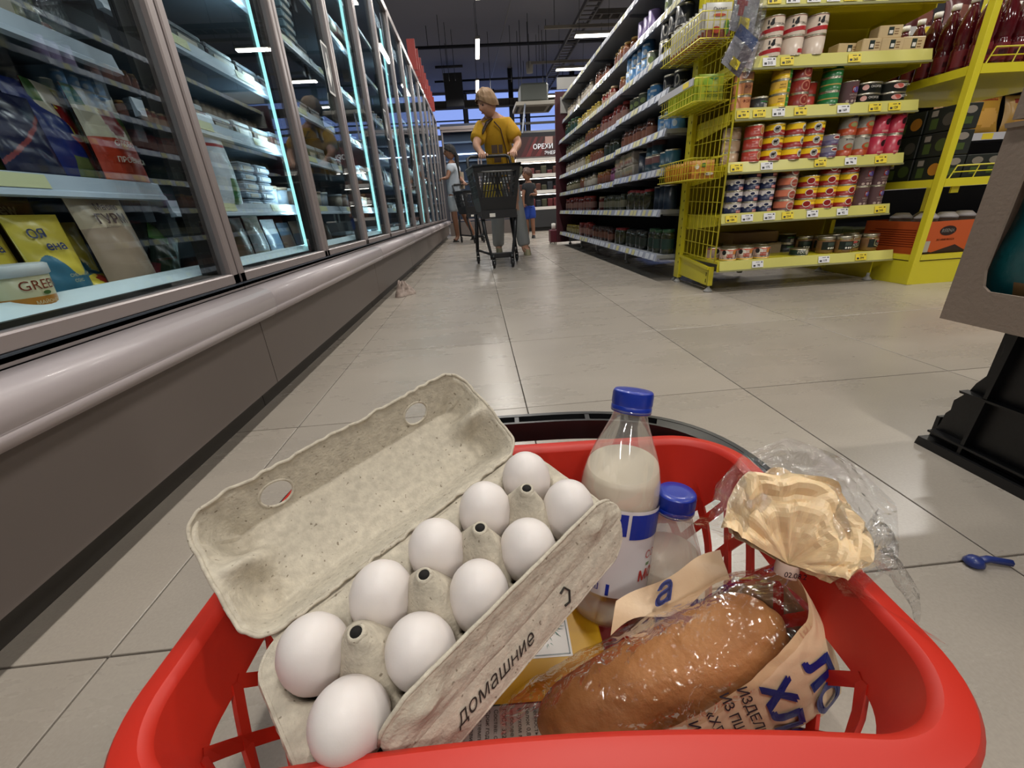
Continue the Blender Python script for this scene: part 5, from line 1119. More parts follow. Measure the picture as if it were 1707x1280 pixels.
vs,es=chain([(.31,5.03,.84,.15,.13),(.235,5.06,.77,.105),(.24,5.16,.46,.085),(.235,5.34,.12,.075),(.235,5.35,.07,.075)],[(.31,5.03,.84,.15,.13),(.385,5.0,.77,.105),(.45,4.95,.46,.088),(.515,5.0,.13,.078),(.52,5.0,.08,.078)])
skin('jeans',vs,es,JEAN,t)
for x,y in ((.235,5.24),(.54,4.89)): MB().grid(lambda u,v,x=x,y=y:(x+.042*math.cos(2*PI*u)*(1-v*.25),y+.125*math.sin(2*PI*u)*(1-v*.35)+.015*v,.002+.075*v*(1+.2*math.sin(2*PI*u))),20,6,0,True,wrapu=True).build('shoe',SHOE,t)
head(t,V((.185,4.67,1.43)),-.95,.45,SKN,BLOND,1.02)
MB().tube([(.24,4.66,1.28),(.30,4.68,1.22),(.345,4.72,1.05),(.36,4.80,.95),(.38,4.95,.88)],.006,6).build('bag_strap',mat('brown leather','#3c2218',.5),t)
MB().tube([(.225,4.70,1.31),(.17,4.655,1.27),(.13,4.625,1.20),(.12,4.60,1.17)],[.012,.016,.014,.006],8).build('lanyard',mat('dark beads','#2a1a14',.4,bump=(80,1,.01)),t)
for a,z,w_ in ((.20,1.01,.06),(.27,1.01,.04),(.22,.93,.07)): MB().box(a,a+w_,4.685,4.69,z,z+.075).build('shirt_print',P('#3a2410'),t)
# girl
t=thing('person','person with a long black ponytail, white tee and white shorts by the last cooler door','person',(0,0,0))
vs,es=chain([(-.36,7.95,.82,.11,.09),(-.35,7.93,1.06,.10,.085),(-.36,7.91,1.26,.05),(-.365,7.9,1.32,.038)],
 [(-.36,7.91,1.26,.05),(-.38,7.80,1.20,.044),(-.44,7.74,1.03,.034),(-.53,7.72,1.02,.024)],[(-.36,7.91,1.26,.05),(-.27,8.0,1.2,.044),(-.22,7.9,1.0,.034),(-.16,7.74,.93,.024)],
 [(-.36,7.95,.82,.11,.09),(-.40,7.93,.76,.075),(-.395,7.9,.44,.055),(-.375,7.92,.08,.038),(-.41,7.88,.035,.035),(-.46,7.86,.03,.03)],
 [(-.36,7.95,.82,.11,.09),(-.31,7.99,.76,.075),(-.24,8.05,.46,.055),(-.10,8.2,.12,.038),(-.12,8.18,.06,.035)],
 *fingers((-.53,7.72,1.02),(-1,0,0),(0,0,1),(0,-1,0),.07,.007),*fingers((-.16,7.74,.93),(.2,-1,0),(0,0,1),(-1,0,0),.07,.007))
skin('body',vs,es,SKD,t)
vs,es=chain([(-.36,7.95,.72,.13,.115),(-.36,7.95,.86,.135,.115),(-.35,7.93,1.06,.13,.11),(-.36,7.91,1.21,.09,.08),(-.36,7.91,1.26,.055,.05)],[(-.36,7.91,1.21,.09,.08),(-.38,7.81,1.19,.07),(-.41,7.77,1.10,.065)],[(-.36,7.91,1.21,.09,.08),(-.28,7.99,1.19,.07),(-.25,7.95,1.10,.065)])
skin('tee_shirt',vs,es,TEEW,t)
vs,es=chain([(-.36,7.95,.86,.115,.10),(-.40,7.93,.70,.105),(-.395,7.91,.48,.095)],[(-.36,7.95,.86,.115,.10),(-.31,7.99,.70,.105),(-.27,8.02,.50,.095)])
skin('shorts',vs,es,mat('white shorts','#a3a9ae',.85),t)
head(t,V((-.365,7.89,1.42)),-1.5,.1,SKD,BLKH,.98,True,([(-.29,7.9,1.44),(-.26,7.9,1.36),(-.265,7.88,1.2),(-.25,7.88,1.02)],[.02,.04,.034,.012]))
for x,y in ((-.42,7.88),(-.11,8.18)): MB().box(x-.05,x+.06,y-.035,y+.035,.002,.018).box(x-.03,x+.0,y-.04,y+.04,.018,.05).build('sandal',BLACK,t)
MB().grid(lambda u,v:(-.22+.05*math.cos(2*PI*u),7.98+.09*math.sin(2*PI*u),.86+.26*v),16,6,0,True,wrapu=True).build('tote_bag',mat('tote cloth','#9a8c78',.9),t)
# boy
t=thing('person','child in a dark grey tee and bright blue shorts standing behind the woman','person',(0,0,0))
vs,es=chain([(.90,7.65,.56,.08,.065),(.91,7.64,.74,.08,.065),(.905,7.63,.88,.04),(.90,7.62,.92,.032)],
 [(.905,7.63,.88,.04),(.84,7.60,.84,.034),(.80,7.56,.68,.026),(.80,7.53,.53,.018)],[(.905,7.63,.88,.04),(.985,7.64,.83,.034),(1.03,7.58,.69,.027),(.94,7.52,.70,.019)],
 [(.90,7.65,.56,.08,.065),(.865,7.65,.52,.055),(.86,7.66,.30,.04),(.87,7.70,.06,.028),(.86,7.65,.025,.026),(.85,7.6,.022,.02)],
 [(.90,7.65,.56,.08,.065),(.945,7.65,.52,.055),(.955,7.63,.30,.042),(.965,7.62,.06,.03),(.96,7.57,.025,.028),(.95,7.52,.022,.022)],
 *fingers((.80,7.53,.53),(0,0,-1),(0,-1,0),(1,0,0),.055,.006),*fingers((.94,7.52,.70),(-1,0,0),(0,0,1),(0,-1,0),.055,.006))
skin('body',vs,es,SKD,t)
vs,es=chain([(.90,7.65,.47,.098,.085),(.90,7.65,.58,.10,.085),(.91,7.64,.74,.10,.085),(.905,7.63,.85,.07,.06),(.905,7.63,.885,.045,.04)],[(.905,7.63,.85,.07,.06),(.84,7.60,.83,.055),(.815,7.58,.75,.05)],[(.905,7.63,.85,.07,.06),(.98,7.64,.82,.055),(1.01,7.61,.75,.05)])
skin('tee_shirt',vs,es,mat('charcoal tee','#2b2d31',.85),t)
vs,es=chain([(.90,7.65,.60,.088,.075),(.862,7.65,.46,.078),(.86,7.66,.30,.072)],[(.90,7.65,.60,.088,.075),(.945,7.65,.46,.078),(.955,7.64,.30,.072)])
skin('shorts',vs,es,mat('blue shorts','#1a3f9c',.7),t)
head(t,V((.885,7.60,1.0)),-1.15,0,SKD,BRNH,.84)
for x,y in ((.855,7.64),(.955,7.57)): MB().grid(lambda u,v,x=x,y=y:(x+.033*math.cos(2*PI*u)*(1-v*.3),y+.085*math.sin(2*PI*u)*(1-v*.3),.002+.05*v),16,5,0,True,wrapu=True).build('shoe',P('#2a2a2c',.6),t)
# ------------------------------------------------------------------ shopping carts
CP=mat('cart plastic','#1b1c1f',.45); CM=mat('cart frame','#202124',.4,.4); GREYR=mat('cart grey trim','#6d6c6a',.4)
def cart(label,loc,rz,s=1.0):
    t=thing('shopping_cart',label,'cart',loc,rz); t.scale=(s,s,s)
    # local: front towards -Y, x centre 0; basket from y -.05 to .45
    def wall(p0,p1,p2,p3,nx,nz,slots,nm):
        """quad p0 p1 (bottom) p2 p3 (top), with slot openings"""
        P0,P1,P2,P3=map(V,(p0,p1,p2,p3))
        def pt(u,v): return (P0*(1-u)+P1*u)*(1-v)+(P3*(1-u)+P2*u)*v
        b=MB(); w=.012
        n=(P1-P0).cross(P3-P0).normalized()*.004
        def bar(u0,v0,u1,v1,w):
            a,c=pt(u0,v0),pt(u1,v1); d=(c-a).normalized(); s_=d.cross(n).normalized()*w/2
            q=[a-s_,a+s_,c+s_,c-s_]; vs=[x-n for x in q]+[x+n for x in q]
            b.add(vs,[(0,1,2,3),(4,7,6,5),(0,4,5,1),(1,5,6,2),(2,6,7,3),(3,7,4,0)])
        def panel(v0,v1):
            q=[pt(0,v0),pt(1,v0),pt(1,v1),pt(0,v1)]; vs=[x-n for x in q]+[x+n for x in q]; b.add(vs,[(0,1,2,3),(4,7,6,5),(0,4,5,1),(1,5,6,2),(2,6,7,3),(3,7,4,0)])
        panel(0,.3); panel(.88,1)
        bar(.03,.3,.03,.9,.03); bar(.97,.3,.97,.9,.03); bar(.5,.3,.5,.9,.02)
        for k in range(nx):
            u=.06+.88*k/nx; m_=1 if u<.5 else -1
            bar(u,.3,min(.97,max(.03,u+m_*.16)),.88,w)
        for k in range(1,4): bar(.03,.3+.145*k,.97,.3+.145*k,.006)
        b.build(nm,CP,t)
    zb,zt=.49,.84; x0,x1=.15,.20
    wall((-x0,-.02,zb),(x0,-.02,zb),(x1,-.07,zt),(-x1,-.07,zt),12,0,0,'front_wall')
    wall((x0,-.02,zb),(x0+.02,.42,zb),(x1+.03,.46,zt),(x1,-.07,zt),14,0,0,'side_wall')
    wall((-x0-.02,.42,zb),(-x0,-.02,zb),(-x1,-.07,zt),(-x1-.03,.46,zt),14,0,0,'side_wall')
    wall((x0+.02,.42,zb),(-x0-.02,.42,zb),(-x1-.03,.46,zt),(x1+.03,.46,zt),8,0,0,'rear_wall')
    MB().prism([(-x0,-.02),(x0,-.02),(x0+.02,.42),(-x0-.02,.42)],'z',zb-.01,zb).build('basket_floor',CP,t)
    MB().tube([(-x1,-.08,zt),(x1,-.08,zt),(x1+.03,.47,zt+.01),(-x1-.03,.47,zt+.01)],.013,8,0,True).build('rim_rail',CP,t)
    MB().tube([(-x1-.02,.42,.83),(-x1+.02,-.02,.80),(-.1,-.09,.79),(.1,-.09,.79),(x1-.02,-.02,.80),(x1+.02,.42,.83)],.007,6).build('inner_rail',GREYR,t)
    MB().tube([(-.21,.44,.84),(-.205,.55,.955),(-.17,.57,.975),(.17,.57,.975),(.205,.55,.955),(.21,.44,.84)],.015,8).build('handle',CP,t)
    MB().box(-.16,.16,-.035,.0,.42,.49).build('front_bumper',CP,t); MB().box(-.085,-.035,-.0365,-.035,.435,.465).build('number_plate',WHITE,t)
    for s_ in (-1,1):
        MB().tube([(s_*.15,.0,.44),(s_*.135,-.03,.30),(s_*.10,-.06,.12),(s_*.095,-.07,.075)],[.02,.015,.013,.014],8).build('front_leg',CM,t)
        MB().tube([(s_*.17,.42,.46),(s_*.185,.40,.28),(s_*.195,.36,.11)],[.022,.018,.017],8).build('rear_leg',CM,t)
        MB().tube([(s_*.10,-.05,.12),(s_*.19,.35,.13)],.012,6).build('lower_rail',CM,t)
    MB().bbox(-.10,.10,-.075,-.035,.085,.13,.006).build('front_bar',CP,t)
    for (x,y) in ((-.085,-.12),(.085,-.12),(-.195,.33),(.195,.33)):
        c=MB().tube([(x,y+.03,.12),(x,y,.085)],[.014,.016],8).box(x-.016,x-.011,y-.018,y+.018,.03,.09).box(x+.011,x+.016,y-.018,y+.018,.03,.09); c_=c.build('castor_fork',CP,t)
        MB().lathe([(.0,-.011),(.03,-.011),(.036,-.006),(.036,.006),(.03,.011),(0,.011)],18,0,Matrix.Translation((x,y,.0365))@Matrix.Rotation(PI/2,4,'Y')).lathe([(.0,-.013),(.01,-.0125),(.01,.0125),(0,.013)],10,1,Matrix.Translation((x,y,.0365))@Matrix.Rotation(PI/2,4,'Y')).build('wheel',[BLACK,GREYR],c_)
    return t
cart('dark grey plastic shopping cart pushed by the woman in yellow',(.195,3.98,0),.07,1.0)
cart('second dark shopping cart behind, beside the girl in white',(-.03,7.35,0),.3,.95)
o=MB().bbox(-.09,.09,-.02,.02,0,.13,.006).build('yellow_pack',P('#8a7a20'),loc=(.17,4.30,.60)); 
tag(o,'yellow pack inside the front shopping cart','packet')
# ------------------------------------------------------------------ red shopping basket in the foreground
RP=mat('red basket plastic','#c42a1a',.46,bump=(220,.05,.001)); HP=mat('black handle plastic','#141416',.36)
BC=(.020,.276); ZR=.2225
def rr(hx,hy,r,n=12):
    pts=[]
    for cx,cy,a0 in ((hx-r,hy-r,0),(-hx+r,hy-r,90),(-hx+r,-hy+r,180),(hx-r,-hy+r,270)):
        for k in range(n+1): a=math.radians(a0+90*k/n); pts.append((cx+r*math.cos(a),cy+r*math.sin(a),math.cos(a),math.sin(a)))
    return pts
def resample(pts,N):
    P_=[V(p[:2]) for p in pts]; n=len(P_); d=[0]
    for i in range(n): d.append(d[-1]+(P_[(i+1)%n]-P_[i]).length)
    T=d[-1]; out=[]
    for k in range(N):
        t=T*k/N; i=max(j for j in range(n+1) if d[j]<=t+1e-9); i=min(i,n-1); f=(t-d[i])/max(1e-9,d[i+1]-d[i]); a=pts[i];b=pts[(i+1)%n]
        x=a[0]+(b[0]-a[0])*f;y=a[1]+(b[1]-a[1])*f; nv=V((a[2]+(b[2]-a[2])*f,a[3]+(b[3]-a[3])*f)).normalized(); out.append((x,y,nv.x,nv.y))
    return out
NW=200
TOPL=resample(rr(.238,.160,.058),NW); BOTL=resample(rr(.198,.122,.045),NW)
def wallp(s,z,off=0.):
    """point of the basket wall; s 0..1 round it, z height, off outward"""
    k=(s%1)*NW; i=int(k); f=k-i; a,b=TOPL[i%NW],TOPL[(i+1)%NW]; c,d=BOTL[i%NW],BOTL[(i+1)%NW]; t=(z-.008)/(ZR-.008)
    X=(a[0]*(1-f)+b[0]*f)*t+(c[0]*(1-f)+d[0]*f)*(1-t); Y=(a[1]*(1-f)+b[1]*f)*t+(c[1]*(1-f)+d[1]*f)*(1-t)
    nx=a[2]*(1-f)+b[2]*f; ny=a[3]*(1-f)+b[3]*f
    if Y<0: Y+=.018*(1-(X/.238)**2)*min(1,-Y/.14)*t
    else: Y*=.93
    X+=nx*off; Y+=ny*off; c_,s_=.9988,-.049
    return V((BC[0]+X*c_-Y*s_,BC[1]+X*s_+Y*c_,z))
def ztop(s):
    p=wallp(s,.15); y=p.y-BC[1]; return .168 if y<.09 else max(.112,.168-(y-.09)*1.6)
bk=thing('shopping_basket','red plastic shopping basket on the floor with diamond openings and black handle','basket',(0,0,0))
b=MB(); T=.0035
prof=lambda s:[(0,ztop(s)),(0,.205),(0,.2165),(.0012,.2202),(.0045,.2222),(.012,.2208),(.021,.2172),(.0255,.2125),(.0268,.204),(.0268,.192),(.0240,.192),(.0240,.204),(.021,.212),(.006,.216),(T,.213),(T,.205),(T,ztop(s))]
NS=240
for grp in ((0,1,2),(2,3,4),(4,5,6),(6,7,8,9),(9,10,11,12,13),(13,14,15,0)):
    vs=[];fs=[];K=len(grp)
    for i in range(NS):
        pr=prof(i/NS)
        for q in grp: vs.append(wallp(i/NS,pr[q][1],pr[q][0]))
    for i in range(NS):
        j=(i+1)%NS
        for q in range(K-1): fs.append((i*K+q,i*K+q+1,j*K+q+1,j*K+q))
    b.add(vs,fs,0,True)
# lattice of crossing ribs below the solid band
NB=29
def rib(s0,s1,z0,z1,wd=.010,n=7):
    vs=[];fs=[]; pts=[(s0+(s1-s0)*k/n,z0+(z1-z0)*k/n) for k in range(n+1)]
    for k,(s,z) in enumerate(pts):
        c=wallp(s,z,0); t_=(wallp(pts[min(k+1,n)][0],pts[min(k+1,n)][1])-wallp(pts[max(k-1,0)][0],pts[max(k-1,0)][1])).normalized(); o_=(wallp(s,z,.01)-c).normalized(); sd=t_.cross(o_).normalized()*wd/2
        vs+=[c-sd-o_*.0005,c+sd-o_*.0005,c+sd*.8+o_*T,c-sd*.8+o_*T]
    for k in range(n):
        for q in range(4): fs.append((k*4+q,k*4+(q+1)%4,(k+1)*4+(q+1)%4,(k+1)*4+q))
    b.add(vs,[f[::-1] for f in fs],0)
for k in range(NB):
    s=k/NB
    for sg in (-1,1): rib(s,s+sg*(.146*.60)/1.36*1.0,.172,.026)
b.grid(lambda u,v:wallp(u,.008+.022*v,0),120,1,0,True,wrapu=True).grid(lambda u,v:wallp(-u,.008+.022*v,T),120,1,0,True,wrapu=True)
bt=[wallp(i/80,.008,T) for i in range(80)]; b.add([(p.x,p.y,.004) for p in bt]+[(p.x,p.y,.009) for p in bt],[tuple(range(80))[::-1],tuple(range(80,160))]+[(i,(i+1)%80,80+(i+1)%80,80+i) for i in range(80)],0)
b.build('basket_body',RP,bk)
# folded handle lying behind the far rim
hpts=[]
for k in range(49):
    a=PI*k/48; x=.262*math.cos(a); y=.185*math.sin(a)
    x=math.copysign(abs(math.cos(a))**.62*(.262 if math.cos(a)>0 else .248),math.cos(a)); y=math.sin(a)**.72*.207
    hpts.append(V((BC[0]+x*.9988+y*.049,BC[1]+.036-x*.049+y*.815,.186+.038*math.sin(a)**.8)))
def band(off0,off1,z0,z1,i0=0,i1=48,dark=0,m=None):
    B=m or MB(); vs=[];fs=[]
    for i in range(i0,i1+1):
        t_=(hpts[min(i+1,48)]-hpts[max(i-1,0)]); t_.z=0; t_.normalize(); o_=V((t_.y,-t_.x,0))
        for of,z in ((off0,z0),(off1,z0),(off1,z1),(off0,z1)): vs.append(hpts[i]+o_*of+V((0,0,z)))
    n=i1-i0
    for i in range(n):
        for q in range(4): fs.append((i*4+q,(i+1)*4+q,(i+1)*4+(q+1)%4,i*4+(q+1)%4))
    fs+= [(0,1,2,3),(n*4+3,n*4+2,n*4+1,n*4)]
    return B.add(vs,fs,dark,False)
hb=MB(); band(.0,.006,-.024,.0,0,48,0,hb); band(.027,.034,-.016,.0,0,48,0,hb); band(.006,.027,-.012,-.008,0,48,0,hb); band(.0,.004,.0,.004,0,48,0,hb)
band(.006,.027,-.008,-.0005,0,15,0,hb); band(.006,.027,-.008,-.0005,33,48,0,hb)
for k in range(15,34,3):
    p=hpts[k]; t_=(hpts[k+1]-hpts[k-1]).normalized(); o_=V((t_.y,-t_.x,0)); w_=t_*.003
    q=[p+o_*.006-w_,p+o_*.006+w_,p+o_*.027+w_,p+o_*.027-w_]; hb.add([x+V((0,0,-.008)) for x in q]+[x+V((0,0,-.0005)) for x in q],[(0,1,5,4),(1,2,6,5),(2,3,7,6),(3,0,4,7),(4,5,6,7),(3,2,1,0)])
hb.build('handle',HP,bk)
for s_ in (-1,1): MB().lathe([(0,-.004),(.012,-.004),(.014,0),(.012,.004),(0,.004)],16,0,Matrix.Translation((BC[0]+s_*.262,BC[1]+.036-s_*.013,.205))@Matrix.Rotation(PI/2,4,'Y')).build('pivot',HP,bk)
# ------------------------------------------------------------------ egg carton with ten eggs
A_=V((.77305,.61556,.15322)); N_=V((.0105,-.25394,.96716)).normalized(); B_=N_.cross(A_).normalized(); A_=B_.cross(N_)
O_=V((-.0368,.2334,.2380)); CT=Matrix.Identity(4)
for i in range(3): CT[i][0]=A_[i];CT[i][1]=B_[i];CT[i][2]=N_[i];CT[i][3]=O_[i]
PULP=mat('grey-beige paper pulp','#c6bdab',.92,bump=(420,.55,.0015),var=(150,'#b2a999')); 
nt=PULP.node_tree; PB=nt.nodes['Principled BSDF']
n2=nt.nodes.new('ShaderNodeTexNoise'); n2.inputs['Scale'].default_value=260; n2.inputs['Detail'].default_value=1; tc_=nt.nodes.new('ShaderNodeTexCoord'); nt.links.new(tc_.outputs['Object'],n2.inputs['Vector'])
rp=nt.nodes.new('ShaderNodeValToRGB'); rp.color_ramp.elements[0].position=.70; rp.color_ramp.elements[1].position=.76; rp.color_ramp.elements[0].color=(1,1,1,1); rp.color_ramp.elements[1].color=(.35,.31,.27,1); nt.links.new(n2.outputs[0],rp.inputs[0])
old=PB.inputs['Base Color'].links[0].from_socket; mxn=nt.nodes.new('ShaderNodeMix'); mxn.data_type='RGBA'; mxn.blend_type='MULTIPLY'; mxn.inputs[0].default_value=.8; nt.links.new(old,mxn.inputs[6]); nt.links.new(rp.outputs[0],mxn.inputs[7]); nt.links.new(mxn.outputs[2],PB.inputs['Base Color'])
ec=thing('egg_carton','open grey paper-pulp egg carton tilted on the groceries, lid folded back','carton',mx=CT)
eggs=[((i-2)*.050,(r-.5)*.049) for r in (0,1) for i in range(5)]
posts=[((i-1.5)*.050,0.) for i in range(4)]
def sst(a,b_,x): x=min(1,max(0,(x-a)/(b_-a))); return x*x*(3-2*x)
def nz(x,y,z=0,s=60): return noise.noise(V((x*s,y*s,z*s)))
def trayh(a,b_):
    h=-.006+.0012*nz(a,b_)
    d=min(math.hypot(a-e[0],b_-e[1]) for e in eggs)
    h-=.030*(1-sst(.010,.0268,d))
    for p in posts:
        dx,dy=abs(a-p[0]),abs(b_-p[1]); r=math.hypot(dx*1.15,dy*.85)
        if r<.024:
            hp_=.0335-max(0,r-.0052)*1.95+.0007*nz(a,b_,1,150)
            h=max(h,hp_)
    return h
def traykeep(u,v): return True
TA,TB=.134,.0585
tm=MB()
def trf(u,v):
    a=(u*2-1)*TA; b_=(v*2-1)*TB
    ca=max(0,abs(a)-TA+.022)/.022; cb=max(0,abs(b_)-TB+.022)/.022
    if ca>0 and cb>0:
        k=math.hypot(ca,cb); 
        if k>0: 
            f_=max(ca,cb)/k; a=math.copysign(TA-.022+.022*ca*f_,a); b_=math.copysign(TB-.022+.022*cb*f_,b_)
    return (a,b_,trayh(a,b_))
tm.grid(trf,216,96)
# outer wall, scalloped between the cups
per=[(p[0],p[1],p[2],p[3]) for p in resample(rr(TA,TB,.022),220)]
def skirt(u,v):
    p=per[int(u*220)%220]; a,b_,nx,ny=p; sc=.5+.5*math.cos(2*PI*(a/.05)) if abs(ny)>.7 else .5+.5*math.cos(2*PI*(b_/.049+.5))
    off=.0015-.005*v-(.005*v*(1-sc)); z=-.006-.042*v+.001*nz(a,b_,v*.05)
    if v<.05: off=-.002; z=-.0058+.0012*nz(a,b_)
    elif v<.12: off=.0015+.0006*nz(a,b_,0,200)
    return (a+nx*off,b_+ny*off,z)
tm.grid(lambda u,v:skirt(1-u,v),220,12,0,True,wrapu=True)
tm.add([skirt(i/110,1) for i in range(110)],[tuple(range(110))[::-1]])
to=tm.build('tray',PULP,ec)
# rolled rims of the four posts; dark discs paint the shade inside their openings
for p in posts:
    MB().lathe([(0,.0337),(.0036,.0341),(.0037,.0346)],16,0,Matrix.Translation((p[0],p[1],0))).build('post_hole_shade',mat('hole shade','#14110f',.95),to)
    MB().lathe([(.0036,.0330),(.0038,.0349),(.0047,.0351),(.0058,.0338),(.0064,.031)],16,0,Matrix.Translation((p[0],p[1],0)),True,False).build('post_rim',PULP,to)
# lid
th=math.radians(26); hv=(.0605,-.004); D_=(math.cos(th),math.sin(th)); NL=(-math.sin(th),math.cos(th)); LW=.112; LA=.132; LD=.036
hol=[(-.070,.098),(.072,.098)]
def lidp(u,v,out=0):
    s=(u*2-1)*LA; t=v*LW; r=.024
    es=LA-abs(s); et=min(t,LW-t)
    # rounded corners in plan
    ca=max(0,1-es/r); cb=max(0,1-et/r); 
    if ca>0 and cb>0:
        k=math.hypot(ca,cb); f_=max(ca,cb)/k; s=math.copysign(LA-r+r*ca*f_,s); tt=(r-r*cb*f_); t=tt if t<LW/2 else LW-tt
        dist=r*(1-max(ca,cb))
    else: dist=min(es,et)
    dep=LD*sst(.001,.024,dist)**.8
    if LW-t<.026 and dist>.001: dep=LD*min(1,(max(dist,0)/.025))**1.0
    # cups at the short ends separated by a ridge
    if es<.045:
        g=math.exp(-((t-.058)/.010)**2)*(1-sst(.018,.044,es)); dep*=1-.93*g
        rs=(1-sst(.018,.040,es)); dep+=.004*rs*math.exp(-((t-.030)/.014)**2)+.004*rs*math.exp(-((t-.083)/.014)**2)
        if es<.004: dep=min(dep,.003)
    dep+=.0007*nz(s,t,2)-out
    s+=.0008*nz(s,t,3,180)*(1 if dist<.002 else 0); t+=.0024*nz(s,t,4,120)*(1 if dist<.002 else 0)
    return (s,hv[0]+D_[0]*t-NL[0]*dep,hv[1]+D_[1]*t-NL[1]*dep)
def lidk(u,v):
    s=(u*2-1)*LA; t=v*LW
    for hs,ht in hol:
        if ((s-hs)/.0135)**2+((t-ht)/.0068)**2<1: return False
    return True
lm=MB(); lm.grid(lambda u,v:lidp(u,v),300,128,0,True,None,lidk); lm.grid(lambda u,v:lidp(1-u,v,-.0022),300,128,0,True,None,lambda u,v:lidk(1-u,v))
rim=[lidp(u,v) for u,v in [(i/120,0) for i in range(120)]+[(1,i/60) for i in range(60)]+[(1-i/120,1) for i in range(120)]+[(0,1-i/60) for i in range(60)]]
lm.tube(rim,.0016,6,0,True)
for hs,ht in hol: lm.tube([lidp(((hs+.0138*math.cos(2*PI*i/40))/LA+1)/2,(ht+.0070*math.sin(2*PI*i/40))/LW,-.001) for i in range(40)],.0014,6,0,True)
lm.build('lid',PULP,ec)
# hinge strip between lid and tray
MB().grid(lambda u,v:((u*2-1)*.118,TB-.002+.006*v,-.006+.0025*v-.003*math.sin(PI*v)+.0004*nz(u*.2,v*.1)),60,6).build('hinge',PULP,ec)
# locking flap folded up along the near side
def flap(u,v,o_=0):
    a=-.094+.224*u+(.006*math.sin(PI*v) if u>.9 else 0); c=[(-.0475,.0265),(-.0525,.017),(-.0565,.008),(-.0590,-.002)]
    q=v*3; i=min(2,int(q)); f_=q-i; b_=c[i][0]*(1-f_)+c[i+1][0]*f_; n_=c[i][1]*(1-f_)+c[i+1][1]*f_
    tp=min(1,min(u,1-u)/.10); n_=-.006+(n_+.006)*(.25+.75*tp**.5)
    bl=.006*(math.exp(-((a+.066)/.013)**2)+math.exp(-((a-.098)/.013)**2))*math.exp(-((v-.45)/.22)**2)-.0025*math.exp(-((v-.45)/.3)**2)
    return (a,b_-bl-o_+.0006*nz(a,v*.1,5),n_+.0005*nz(a,v*.1,6,100))
fm=MB(); fm.grid(lambda u,v:flap(u,1-v,.0),120,24).grid(lambda u,v:flap(1-u,1-v,-.0022),120,24); fm.tube([flap(i/60,0,-.001) for i in range(61)],.0015,6)
fo=fm.build('locking_flap',PULP,ec)
# folded front lip under the flap, carrying the print
def lip_(u,v,o_=0.):
    a=-.112+.240*u; tp=min(1,min(u,1-u)/.09)**.5; b_=-.0575-.0145*v*(.3+.7*tp)-.0012*math.sin(PI*v); n_=-.001-.0235*v*(.5+.5*tp)
    return (a,b_+.0005*nz(a,v*.1,8)-o_*.85,n_+.0007*nz(a,v*.1,9)+o_*.53)
lw=MB(); lw.grid(lambda u,v:lip_(u,1-v),110,14).grid(lambda u,v:lip_(1-u,1-v,-.0022),110,14).tube([lip_(i/50,1,-.001) for i in range(51)],.0014,6); lw.build('front_lip',PULP,ec)
pm=MB(); vs,fs=text_data('домашние',.0135,.012,.35)
def onlip(x,y): u=(x+.112)/.240; v=-y/.0265; return lip_(min(1,max(0,u)),min(1,max(0,v)),.0009)
pm.add([onlip(x-.022,y-.0125) for x,y,_ in vs],fs,0)
pm.build('printing',mat('carton ink','#2a241f',.8),ec); pm=MB(); pm.tube([onlip(*p) for p in ((.046,-.006),(.051,-.005),(.054,-.010),(.050,-.017),(.045,-.016))],.0009,5)
pm.build('printed_mark',mat('carton ink','#2a241f',.8),ec)
EGG=mat('white eggshell','#dcd4d0',.42,bump=(700,.12,.0005),sss=.08)
em=MB().lathe([(.0001,-.0285),(.008,-.0272),(.0145,-.0235),(.0192,-.017),(.0217,-.008),(.0222,.0),(.0213,.0085),(.0188,.0165),(.0145,.0232),(.009,.0272),(.004,.0288),(.0001,.0292)],40).mesh('egg',[EGG])
en=['nearest egg of the right row, beside the red rim','second egg of the right row, left of the flap','middle egg of the right row','fourth egg of the right row','farthest egg of the right row, next to the milk bottle','nearest egg of the left row, at the front corner','second egg of the left row','middle egg of the left row','fourth egg of the left row','farthest egg of the left row, at the back of the carton']
for k,(a,b_) in enumerate(eggs):
    tl=Matrix.Rotation(random.uniform(-.16,.16),4,'X')@Matrix.Rotation(random.uniform(-.16,.16),4,'Y')@Matrix.Rotation(random.uniform(0,6),4,'Z')@Matrix.Scale(random.uniform(.985,1.02),4)
    o=link('egg',em,mx=CT@Matrix.Translation((a,b_,.003))@tl); tag(o,'white '+en[k],'egg','ten white eggs in the carton')
